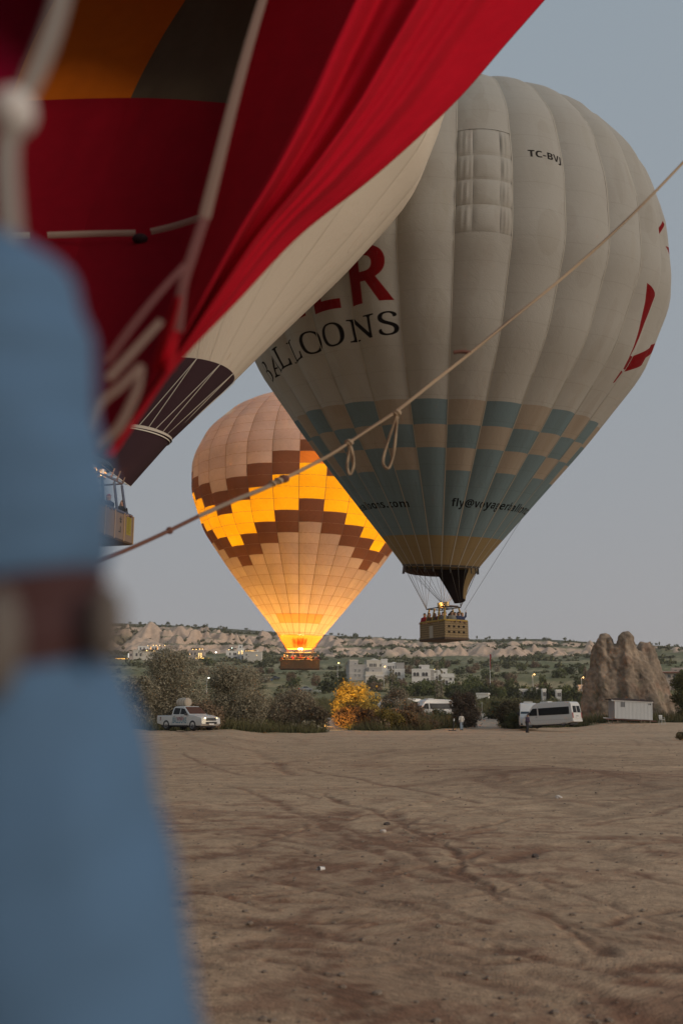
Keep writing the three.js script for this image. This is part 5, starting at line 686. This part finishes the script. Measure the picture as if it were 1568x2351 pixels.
  const bp = V(-.55, 2.1, .0).applyEuler(root.rotation).add(root.position), bag = thing('barrel', 'cream barrel shaped burner bag with dark bands lying on the pickup roof', 'barrel', bp, -41 * Math.PI / 180);
  part('body', new THREE.LatheGeometry([[0, -.72], [.14, -.71], [.26, -.62], [.345, -.4], [.36, 0], [.345, .4], [.3, .56], [0, .58]].map(([a, b]) => new THREE.Vector2(a, b)), 24).rotateZ(-Math.PI / 2), mat(.55, .47, .37, .8), bag); for (const x of [-.25, .08, .36]) part('band', new THREE.TorusGeometry(.358 - Math.abs(x) * .04, .012, 6, 28).rotateY(Math.PI / 2).translate(x, 0, 0), mat(.07, .04, .03, .8), bag); part('nozzle', cyl(.13, .15, .1, 16).rotateZ(Math.PI / 2).translate(-.74, 0, 0), plasticD, bag); part('cradle', [box(.5, .08, .5, -.1, -.34, 0)], mat(.35, .05, .03, .7), bag); part('strut', [rod(V(-.45, -.34, .2), V(-.5, -.98, .5), .025, 6), rod(V(-.45, -.34, -.2), V(-.5, -.98, -.5), .025, 6)], plasticD, bag);
}
function minibus(label, pos, turn) {
  const root = thing('minibus', label, 'minibus', pos, turn), Wd = 2.02, tp = (y) => y > 1.25 ? 1 - .13 * Math.pow((y - 1.25) / 1.5, 1.4) : 1 - .05 * Math.max(0, .6 - y), L = 3.35;
  const sh = prof2([[-L, .5], [-L - .05, .62], [-L - .02, 1.4], [-L + .1, 2.35], [-L + .42, 2.74, -L + .18, 2.68], [1.2, 2.78, -.8, 2.86], [1.95, 2.5, 1.65, 2.74], [2.72, 1.52], [3.22, 1.22, 3.0, 1.4], [3.42, .85, 3.42, 1.1], [3.44, .42], [3.3, .3], [2.74, .3], [2.28, .36, .45], [1.8, .3], [-1.56, .3], [-2.05, .36, .45], [-2.52, .32]]);
  part('body', bodyOf(sh, Wd, tp, .09), paintW, root); part('underbody', box(5.8, .2, 1.6, 0, .28, 0), plasticD, root);
  for (const s of [1, -1]) { part('side_window', sidePane([[-2.98, 1.36], [1.1, 1.36], [1.16, 2.18], [-2.92, 2.2]], Wd, tp, s), glassD, root); part('cab_window', sidePane([[1.3, 1.36], [2.55, 1.4], [2.42, 1.6], [1.92, 2.18], [1.34, 2.18]], Wd, tp, s), glassD, root); part('trim', [sidePane([[-3.3, .78], [3.2, .78], [3.2, .83], [-3.3, .83]], Wd, tp, s, .012)], mat(.5, .5, .49, .5), root); part('door_seam', [sidePane([[1.2, .4], [1.215, .4], [1.215, 2.3], [1.2, 2.3]], Wd, tp, s, .004), sidePane([[2.5, .82], [2.515, .82], [2.515, 1.4], [2.5, 1.4]], Wd, tp, s, .004), sidePane([[-3.05, .5], [-3.035, .5], [-3.035, 2.4], [-3.05, 2.4]], Wd, tp, s, .004)], plasticD, root); part('door_handle', box(.2, .04, .04, 1.42, 1.2, s * 1.015), plasticD, root); const mi = part('wing_mirror', rbox(.14, .34, .24, .05, 2.3, 1.62, s * 1.16), plasticD, root); part('arm', box(.06, .06, .2, 2.36, 1.5, s * 1.02), plasticD, mi);
    part('tail_lamp', rbox(.1, .62, .17, .03, -L, 1.2, s * .91), tailR, root); part('rear_window', quadPane(V(-L - .025, 1.5, s * .07), V(-L - .025, 1.5, s * .8), V(-L + .065, 2.25, s * .72), V(-L + .065, 2.25, s * .07), V(-1, .1, 0)), glassD, root); part('headlight', rbox(.12, .3, .4, .05, 3.28, 1.05, s * .78), lampW, root); for (const x of [2.28, -2.05]) wheel(root, x, s * .86, .365, .25); }
  part('windshield', quadPane(V(1.98, 2.42, -.78), V(2.66, 1.6, -.9), V(2.66, 1.6, .9), V(1.98, 2.42, .78), V(.77, .64, 0)), phys(.03, .045, .06, .06, { specularIntensity: .9 }), root); part('grille', rbox(.05, .28, .9, .02, 3.4, .98, 0), plasticD, root); part('bumper', rbox(.12, .2, 1.9, .05, 3.4, .48, 0), plasticD, root); part('number_plate', box(.02, .12, .5, 3.47, .5, 0), mat(.7, .7, .7, .5), root); part('number_plate', box(.02, .12, .5, -L - .08, .95, 0), mat(.65, .65, .65, .5), root); part('rear_handle', rbox(.05, .06, .5, .02, -L - .03, 1.12, 0), plasticD, root); part('roof_unit', rbox(1.1, .16, 1.0, .06, .6, 2.86, 0), mat(.6, .6, .58, .5), root); part('roof_hatch', rbox(.8, .06, .8, .02, -1.6, 2.82, 0), plasticD, root); part('rear_bumper', rbox(.12, .22, 1.9, .05, -L - .05, .58, 0), paintW, root);
  return root;
}
{
  const v = minibus('white high roof minibus seen from its rear corner, nose down, right of the leaning man', at(1268, 1676, 107), 0); v.rotation.set(0, Math.PI - 44 * Math.PI / 180, 0); v.rotateZ(-.05); v.position.y += .3; v.scale.setScalar(.93);
  const c = (lab, pos, turn) => { const m = dup(v, 'minibus', lab, pos, 0); m.rotation.set(0, turn, 0); return m; };
  c('white minibus facing the camera behind the larger tilted minibus', at(1213, 1672, 112.5), -Math.PI / 2 - .15);
  c('white minibus half hidden by brown bushes in the meadow', at(993, 1648.5, 152), Math.PI + .5); c('farther white minibus behind thin shrubs, right of the golden tree', at(925, 1640, 178), Math.PI + .3); c('white van roof at the left among shrubs beyond the golden tree', at(899, 1640, 184), Math.PI + .2);
}
function car(label, pos, turn, color, lampsOn) {
  const root = thing('car', label, 'car', pos, turn, 'cars on the road below the town'), Wd = 1.78, tp = (y) => y > .9 ? 1 - .26 * (y - .9) / .55 : 1, sh = prof2([[-2.15, .4], [-2.2, .75], [-2.05, .95], [-1.3, .98, -1.7, 1.0], [-.75, 1.4, -1.1, 1.36], [.3, 1.42, -.2, 1.5], [1.05, .95, .8, 1.12], [1.95, .82, 1.6, .9], [2.18, .6, 2.15, .76], [2.15, .35], [1.8, .28], [1.38, .3, .36], [1.0, .26], [-.98, .26], [-1.36, .3, .36], [-1.76, .28]]);
  part('body', bodyOf(sh, Wd, tp, .06), color, root); for (const s of [1, -1]) { part('side_window', sidePane([[-1.1, .98], [.85, .98], [.28, 1.34], [-.7, 1.34]], Wd, tp, s), glassD, root); part('headlight', rbox(.1, .12, .34, .03, 2.06, .68, s * .62), lampsOn ? glow(1, .85, .55, 9) : lampW, root); part('tail_lamp', rbox(.08, .14, .3, .03, -2.14, .78, s * .64), lampsOn ? glow(1, .05, .03, 3) : tailR, root); for (const x of [1.38, -1.36]) wheel(root, x, s * .76, .31, .2); }
  part('windshield', quadPane(V(.36, 1.38, -.62), V(.98, 1.0, -.78), V(.98, 1.0, .78), V(.36, 1.38, .62), V(.5, .85, 0)), glassD, root); part('rear_window', quadPane(V(-.82, 1.36, -.6), V(-.82, 1.36, .6), V(-1.26, 1.02, .74), V(-1.26, 1.02, -.74), V(-.6, .8, 0)), glassD, root); return root;
}
const cW = phys(.6, .6, .58, .4, { clearcoat: .5 }), cK = phys(.03, .035, .04, .35, { clearcoat: .6 }), cR = phys(.22, .02, .02, .35, { clearcoat: .6 }), cB = phys(.05, .11, .22, .35, { clearcoat: .6 }), cS = phys(.3, .3, .3, .35, { clearcoat: .6 });
const gcar = (lab, px, rho, turn, col, on) => { const p = onGround(px, rho); return car(lab, p.add(V(0, .15, 0)), turn, col, on); };
gcar('grey car with lit lamps driving right on the road below the yellow balloon', 704, 330, .1, cS, true); gcar('dark car with lit lamps driving right, ahead of the grey one', 752, 332, .05, cK, true); gcar('white car parked in the row below the concrete house', 800, 352, .1, cW, false); gcar('dark red car with lit lamps below the concrete house', 826, 350, 0, cR, true); gcar('black car parked right of the dark red one', 846, 350, .1, cK, false); gcar('blue car parked beside the box shaped house', 617, 440, .2, cB, false); gcar('black car parked right of the blue one', 634, 445, .1, cK, false);

// ---------------------------------------------------------------- caravan hut, chair, post
{
  const root = thing('caravan', 'white wooden caravan of upright boards on legs before the rock', 'caravan', at(1446, 1662, 120), .12), wood = [0, 1, 2].map((i) => mat(.56 - i * .03, .575 - i * .03, .575 - i * .03, .8, { map: plaster }));
  const put = new THREE.Group(); const y0 = .55, L = 4.7, Hh = 2.15, D = 2.1;
  part('core', box(L - .06, Hh, D - .06, 0, y0 + Hh / 2, 0), mat(.3, .3, .3, .9), root);
  const nB = 30; for (let i = 0; i < nB; i++) part('board', box(L / nB - .018, Hh + .02 * Math.sin(i * 7), .035, -L / 2 + (i + .5) * L / nB, y0 + Hh / 2, D / 2 + .006 * Math.sin(i * 3.7)), wood[(i * 7) % 3], root);
  for (let i = 0; i < 12; i++) part('board', box(.035, Hh, D / 12 - .018, L / 2 + .004 * Math.sin(i * 5), y0 + Hh / 2, -D / 2 + (i + .5) * D / 12), wood[(i * 5) % 3], root);
  part('roof', [rbox(L + .35, .12, D + .5, .03, -.1, y0 + Hh + .1, 0)], mat(.06, .045, .045, .95), root); for (let i = 0; i < 9; i++) part('roof_clutter', new THREE.IcosahedronGeometry(.12 + .05 * Math.sin(i * 3), 1).scale(2.2, .55, 1).translate(-2 + i * .48, y0 + Hh + .19, .6 + .3 * Math.sin(i * 5)), mat(.05, .04, .045, .95), root);
  part('fascia', box(L + .5, .2, .05, -.18, y0 + Hh - .02, D / 2 + .06), wood[0], root);
  const wn = part('window', box(.4, .56, .02, -1.35, y0 + 1.68, D / 2 + .03), mat(.18, .19, .2, .3), root); part('frame', [box(.05, .62, .05, -1.57, y0 + 1.68, D / 2 + .045), box(.05, .62, .05, -1.13, y0 + 1.68, D / 2 + .045), box(.03, .6, .04, -1.35, y0 + 1.68, D / 2 + .045)], mat(.1, .1, .1, .8), wn);
  for (const x of [1.92, 2.12]) part('vent_hole', cyl(.06, .06, .03, 12).scale(1, 1, 1).rotateX(Math.PI / 2).scale(1, 1.8, 1).translate(x, y0 + 1.85, D / 2 + .03), M.blackMetal, root);
  part('chassis', box(L + 1.6, .12, .14, -.2, y0 - .1, D / 2 - .25), mat(.12, .05, .04, .8), root); part('drawbar', box(1.2, .1, .12, -2.9, y0 + .02, .3), mat(.45, .45, .44, .7), root); for (const [x, z] of [[-2.9, .4], [-1.9, .8], [.95, .9], [2.1, .9], [-1.9, -.8], [2.1, -.8]]) part('leg', rod(V(x, y0 - .05, z), V(x, -.5, z), .05, 6), mat(.25, .2, .16, .9), root);
  root.rotation.z = -.045;
  const ch = thing('chair', 'white plastic armchair standing right of the caravan', 'chair', at(1519, 1661, 114), .25), pm = mat(.6, .6, .58, .5);
  part('seat', rbox(.46, .04, .44, .02, 0, .43, 0), pm, ch); for (let i = 0; i < 5; i++) part('slat', rbox(.06, .42, .025, .01, -.18 + i * .09, .68, -.22 - .02), pm, ch); part('top_rail', rbox(.48, .07, .03, .015, 0, .9, -.25), pm, ch); for (const s of [-1, 1]) { part('leg', rod(V(s * .22, .43, .2), V(s * .27, -.15, .25), .022, 6), pm, ch); part('leg', rod(V(s * .22, .43, -.2), V(s * .27, -.15, -.27), .022, 6), pm, ch); part('armrest', [rbox(.05, .03, .44, .012, s * .26, .64, 0), rod(V(s * .25, .43, .18), V(s * .26, .63, .2), .016, 6)], pm, ch); }
  const po = thing('marker_post', 'black post with a white top and flat foot beside the lone man', 'post', onGround(1034, 112).add(V(0, .04, 0))); part('pole', rod(V(0, 0, 0), V(.12, 1.2, 0), .05, 8), M.blackMetal, po); part('top', rod(V(.1, 1.02, 0), V(.13, 1.3, 0), .06, 8), mat(.6, .6, .58, .6), po); part('foot', rbox(.8, .08, .5, .03, -.1, .03, 0), mat(.05, .05, .04, .9), po);
}
{ // ground floodlight that warms the golden tree and the path
  const p = onGround(744, 108.8).add(V(0, .1, 0)), r = thing('floodlight', 'small ground floodlight at the path, hidden by bramble', 'lamp', p); part('stand', [rod(V(0, -.2, 0), V(0, .4, 0), .03), rbox(.3, .06, .3, .02, 0, 0, 0)], M.blackMetal, r); part('lamp', rbox(.22, .18, .1, .02, .06, .5, 0), glow(1, .5, .12, 6), r);
  const sp_ = new THREE.SpotLight(new THREE.Color(1, .54, .11), 850, 0, .42, .8, 2), tg = onGround(812, 121.5); sp_.position.copy(p).add(V(.2, .5, .15)); sp_.target.position.copy(tg).add(V(-.2, 3.2, 0)); sp_.castShadow = true; sp_.shadow.radius = 6; scene.add(sp_, sp_.target);
}

// ---------------------------------------------------------------- people
const poseCache = {};
function figure(key, res, J) {
  if (poseCache[key]) return poseCache[key];
  const half = 1.0, B = []; const cap = (a, b, ra, rb, grp, sx = 1) => B.push({ a, b, ra, rb, grp, d: b.clone().sub(a), sx });
  const { lean = 0 } = J, up = (x, y, z) => V(x, y, z + lean * Math.max(0, y - .95));
  cap(V(0, .98, -.01), up(0, 1.12, 0), .15, .14, 't', 1.12); cap(up(0, 1.1, 0), up(0, 1.36, .01), .14, .15, 't', 1.25); for (const s of [-1, 1]) { const A = J.arms[s < 0 ? 0 : 1], Lg = J.legs[s < 0 ? 0 : 1], sh = up(s * .185, 1.42, 0); cap(up(s * .06, 1.44, 0), sh, .075, .07, 't'); cap(sh, A[0], .058, .047, 't'); cap(A[0], A[1], .047, .036, 't'); cap(A[1], A[1].clone().addScaledVector(A[1].clone().sub(A[0]).normalize(), .09), .034, .03, 'h'); cap(V(s * .09, .95, 0), Lg[0], .098, .066, 'l'); cap(Lg[0], Lg[1], .066, .045, 'l'); cap(Lg[1].clone().add(V(0, -.02, -.03)), Lg[1].clone().add(V(s * .02, -.045, .15)), .045, .036, 's'); }
  cap(up(0, 1.42, 0), up(0, 1.56, .015), .058, .055, 'k'); cap(up(0, 1.66, .0), up(0, 1.7, .012), .086, .088, 'k', .9); cap(up(0, 1.6, .035), up(0, 1.62, .04), .056, .06, 'k', .9); cap(up(0, 1.66, .1), up(0, 1.635, .118), .012, .016, 'k'); for (const s of [-1, 1]) cap(up(s * .082, 1.66, 0), up(s * .086, 1.64, 0), .018, .012, 'k');
  const mc = new MarchingCubes(res, paintW, false, false, 200000); mc.isolation = 0; const near = (x, y, z) => { let f = 0, best = 9, grp = 't'; for (const b of B) { const px = (x - b.a.x) / b.sx + 0, qx = x - b.a.x, qy = y - b.a.y, qz = z - b.a.z, t = clamp((qx * b.d.x + qy * b.d.y + qz * b.d.z) / b.d.lengthSq()); const ex = (qx - t * b.d.x) / b.sx, ey = qy - t * b.d.y, ez = qz - t * b.d.z, d = Math.sqrt(ex * ex + ey * ey + ez * ez) - lerp(b.ra, b.rb, t); if (d < best) { best = d; grp = b.grp; } f += Math.exp(-Math.min(d, 1) * 46); } return [-Math.log(f + 1e-12) / 46, grp]; };
  const h2 = res / 2; for (let k = 0; k < res; k++) for (let j = 0; j < res; j++) for (let i = 0; i < res; i++) { const x = (i - h2) / h2 * half, y = (j - h2) / h2 * half + .93, z = (k - h2) / h2 * half; mc.field[k * res * res + j * res + i] = Math.abs(x) > .75 || Math.abs(z) > .8 ? -.3 : -near(x, y, z)[0]; }
  mc.update(); const n = mc.count, p = mc.positionArray, nm = mc.normalArray, out = { body: [[], []], t: [[], []], l: [[], []], s: [[], []], hair: [[], []] };
  for (let i = 0; i < n; i += 3) { const c = [0, 1, 2].map((m) => V(p[(i + m) * 3] * half, p[(i + m) * 3 + 1] * half + .93, p[(i + m) * 3 + 2] * half)), q = [0, 1, 2].map((m) => V(nm[(i + m) * 3], nm[(i + m) * 3 + 1], nm[(i + m) * 3 + 2]).normalize()), g = c[0].clone().add(c[1]).add(c[2]).divideScalar(3); const add = (k, o) => c.forEach((v, m) => { out[k][0].push(v.x + q[m].x * o, v.y + q[m].y * o, v.z + q[m].z * o); out[k][1].push(q[m].x, q[m].y, q[m].z); }); add('body', 0); let [, grp] = near(g.x, g.y, g.z); if (grp === 't' && g.y < .9) grp = 'l'; const hz = g.z - lean * .7; if (grp === 't') add('t', .016); else if (grp === 'l') add('l', .012); else if (grp === 's') add('s', .012); else if (grp === 'k' && (g.y > 1.7 || (g.y > 1.56 && hz < .0))) add('hair', .014); }
  const mk = ([a, b]) => { const g = new THREE.BufferGeometry(); g.setAttribute('position', new THREE.Float32BufferAttribute(a, 3)); g.setAttribute('normal', new THREE.Float32BufferAttribute(b, 3)); g.setAttribute('uv', new THREE.Float32BufferAttribute(new Float32Array(a.length / 3 * 2), 2)); return g; };
  const fing = []; J.arms.forEach((A, s) => { const d = A[1].clone().sub(A[0]).normalize(), w = V(0, 0, 0).crossVectors(d, V(0, 0, 1)).normalize(), o = A[1].clone().addScaledVector(d, .1); for (let k = 0; k < 4; k++) { const q0 = o.clone().addScaledVector(w, (k - 1.5) * .019); const m = q0.clone().addScaledVector(d, .035 + .006 * (k % 3)); fing.push(rod(q0, m, .009, 6)); fing.push(rod(m, m.clone().addScaledVector(d, .022).add(V(0, -.012, .014)), .008, 6, .009)); } const tb = A[1].clone().addScaledVector(d, .035).addScaledVector(w, (s ? -1 : 1) * .03); fing.push(rod(tb, tb.clone().addScaledVector(d, .045).addScaledVector(w, (s ? -1 : 1) * .025), .01, 6)); });
  const body = join([mk(out.body), ...fing]); const eyes = join([-1, 1].map((s) => new THREE.SphereGeometry(.011, 6, 5).translate(s * .032, 1.668, .083 + lean * .72)));
  const mouthG = box(.045, .01, .012, 0, 1.592, .095 + lean * .65);
  return poseCache[key] = { body, t: mk(out.t), l: mk(out.l), s: mk(out.s), hair: mk(out.hair), eyes, mouthG };
}
const legsStand = [[V(-.1, .5, .02), V(-.11, .08, -.01)], [V(.1, .5, .02), V(.11, .08, -.01)]];
const POSES = {
  stand: [46, { arms: [[V(-.25, 1.16, -.02), V(-.27, .93, .05)], [V(.25, 1.16, -.02), V(.27, .93, .05)]], legs: legsStand }],
  rim: [46, { arms: [[V(-.25, 1.18, .06), V(-.17, 1.12, .3)], [V(.25, 1.18, .06), V(.17, 1.12, .3)]], legs: legsStand }],
  phone: [46, { arms: [[V(-.25, 1.18, .1), V(-.09, 1.42, .28)], [V(.25, 1.18, .1), V(.09, 1.44, .28)]], legs: legsStand }],
  wave: [46, { arms: [[V(-.25, 1.17, .03), V(-.2, 1.1, .26)], [V(.3, 1.55, .08), V(.25, 1.8, .14)]], legs: legsStand }],
  walk: [84, { arms: [[V(-.27, 1.17, -.07), V(-.25, .95, .03)], [V(.27, 1.17, -.02), V(.22, .98, .14)]], legs: [[V(-.1, .51, .1), V(-.11, .09, .04)], [V(.1, .5, -.02), V(.12, .08, -.13)]] }],
  leanman: [84, { lean: .16, arms: [[V(-.26, 1.17, .12), V(-.14, 1.02, .34)], [V(.27, 1.18, .06), V(.24, .96, .18)]], legs: [[V(-.1, .5, .1), V(-.13, .08, -.02)], [V(.1, .5, .04), V(.14, .08, -.06)]] }],
};
const skinM = [mat(.46, .28, .20, .6), mat(.36, .21, .14, .6), mat(.52, .33, .25, .6)], hairM = { black: mat(.015, .012, .011, .7), brown: mat(.06, .035, .02, .7), grey: mat(.25, .24, .23, .7), red: mat(.22, .025, .02, .9), white: mat(.55, .53, .5, .9), cap: mat(.05, .06, .09, .9), blond: mat(.38, .25, .1, .7) }, clothM = {}, CL = { red: [.35, .02, .03], dark: [.025, .025, .03], grey: [.19, .18, .16], navy: [.03, .04, .09], brown: [.12, .075, .045], pale: [.50, .47, .42], purple: [.04, .03, .06], jeans: [.25, .31, .38], olive: [.12, .11, .06], orange: [.45, .14, .03], maroon: [.13, .02, .03], white: [.6, .58, .55], black: [.015, .015, .017] };
const cm = (k) => clothM[k] || (clothM[k] = mat(...CL[k], .95));
let fi = 0;
function person(label, pos, turn, pose, top, legs, hair, s = 1, group) {
  const [res, J] = POSES[pose], F = figure(pose, res, J), r = thing('person', label, 'person', pos, turn, group); r.scale.setScalar(s);
  const b = part('body', F.body, skinM[fi++ % 3], r); part('jacket', F.t, cm(top), r); part('trousers', F.l, cm(legs), r); part('shoes', F.s, cm('black'), r); part(hair === 'red' || hair === 'cap' || hair === 'white' ? 'hat' : 'hair', F.hair, hairM[hair], r); part('eyes', F.eyes, hairM.black, r); part('mouth', F.mouthG, mat(.25, .09, .08), r); return r;
}
person('man in a pale shirt and light blue jeans standing alone at the field edge', onGround(1053, 112).add(V(0, .06, 0)), Math.PI + .2, 'walk', 'pale', 'jeans', 'brown', 1.0);
{ const w = onGround(1053, 112), b = thing('bag', 'small dark bag hanging at the right hip of the lone man', 'bag', w.clone().add(V(.3, .86, .06))); part('pouch', rbox(.14, .3, .2, .05, 0, 0, 0), cm('black'), b); part('strap', rod(V(0, .14, 0), V(-.12, .5, 0), .014, 5), cm('black'), b); }
person('person in a dark purple jacket leaning toward the two parked minibuses', onGround(1200, 103).add(V(0, .05, 0)), -2.4 + Math.PI, 'leanman', 'purple', 'dark', 'black', 1.0);
{ // passengers; positions in the basket's own axes
  const put = (Bk, base, x, z, y = .05) => Bk.tip(x, y, z).add(base), face = (B, t) => t + Math.atan2(B.T.elements[8], B.T.elements[10]);
  const list = (Bk, base, rows, group) => rows.forEach(([lab, x, z, t, pose, top, hair, s = 1]) => person(lab, put(Bk, base, x, z), face(Bk, t), pose, top, 'dark', hair, s, group));
  list(WB.B, WB.base, [['passenger in a red jacket at the left end of the white balloon basket', -.62, -1.25, -1.2, 'rim', 'red', 'black', 1.02], ['passenger in brown beside the leftmost yellow upright of the white balloon basket', -.62, -.7, -1.5, 'rim', 'brown', 'black'], ['passenger in olive between two yellow uprights of the white balloon basket', -.6, -.1, -1.5, 'rim', 'olive', 'brown', .97], ['passenger in maroon behind the third yellow upright of the white balloon basket', -.55, .3, -1.2, 'stand', 'maroon', 'black'], ['passenger in grey at the front corner of the white balloon basket', -.58, .78, -1.1, 'rim', 'grey', 'brown', .98], ['passenger in a pale grey coat at the near corner of the white balloon basket', -.15, 1.12, -.3, 'rim', 'grey', 'black', 1.0], ['pilot in dark clothes under the burners of the white balloon', -.1, .3, .3, 'phone', 'dark', 'cap', 1.03], ['passenger in black beside the pale coat in the white balloon basket', .15, 1.05, .1, 'stand', 'black', 'black', .97], ['passenger in navy at the middle of the near side of the white balloon basket', .38, 1.14, .2, 'rim', 'navy', 'brown', .99], ['passenger in a dark coat near the right corner of the white balloon basket', .55, .85, .5, 'rim', 'dark', 'black', 1.0], ['passenger lifting an arm at the right corner of the white balloon basket', .68, 1.1, .4, 'wave', 'navy', 'blond', .97], ['passenger in brown behind the group in the white balloon basket', .3, .4, 1, 'phone', 'brown', 'brown', 1.02], ['passenger in black at the far side of the white balloon basket', .6, -.2, 1.5, 'rim', 'black', 'black'], ['passenger in navy at the far left corner of the white balloon basket', .5, -1, 2.2, 'stand', 'navy', 'black', .98]], 'passengers of the white balloon');
  const yb = [['orange', 'blond', 'in orange at the left end'], ['dark', 'blond', 'in dark clothes second from the left end'], ['navy', 'white', 'with a white hat near the left end'], ['dark', 'black', 'in black left of the first dark upright'], ['red', 'black', 'in red right of the first dark upright'], ['navy', 'blond', 'in navy left of the burner'], ['black', 'brown', 'in black beside the burner'], ['maroon', 'black', 'in maroon under the burner'], ['orange', 'brown', 'in bright orange just right of the burner'], ['dark', 'brown', 'in dark clothes right of the burner'], ['red', 'black', 'in a red jacket right of the middle'], ['grey', 'brown', 'in grey beside the right dark upright'], ['dark', 'black', 'in black near the right end'], ['maroon', 'blond', 'in maroon second from the right end'], ['dark', 'blond', 'with raised arm at the right end']];
  list(YB.B, YB.base, yb.map(([top, hair, w], i) => ['passenger ' + w + ' of the glowing yellow balloon basket', -2.36 + i * .337, .55 - (i % 3) * .24, (i % 4 - 1.5) * .5, ['rim', 'phone', 'rim', 'stand'][i % 4], top, hair, .95 + (i * 37 % 10) / 90]), 'passengers of the glowing balloon');
  person('pilot in orange light standing under the burner of the glowing balloon', put(YB.B, YB.base, .05, -.1, .22), 0, 'phone', 'maroon', 'dark', 'red', 1.05, 'passengers of the glowing balloon');
  list(CB.B, CB.base, [['blond passenger in black at the right corner of the cream balloon basket', .7, -2.05, 1.3, 'rim', 'black', 'blond'], ['passenger with a white hat at the far right corner of the cream balloon basket', .55, -2.25, 1.9, 'rim', 'navy', 'white', .97], ['passenger in a red hat between the blue uprights of the cream balloon basket', .5, -1.2, 1.2, 'stand', 'navy', 'red', 1.05], ['passenger in navy near the middle of the cream balloon basket', .62, -.4, 1.4, 'rim', 'navy', 'black'], ['passenger in dark clothes at the near end of the cream balloon basket', .6, .7, 1.4, 'rim', 'dark', 'brown']], 'passengers of the cream balloon');
}
renderer.render(scene, camera);
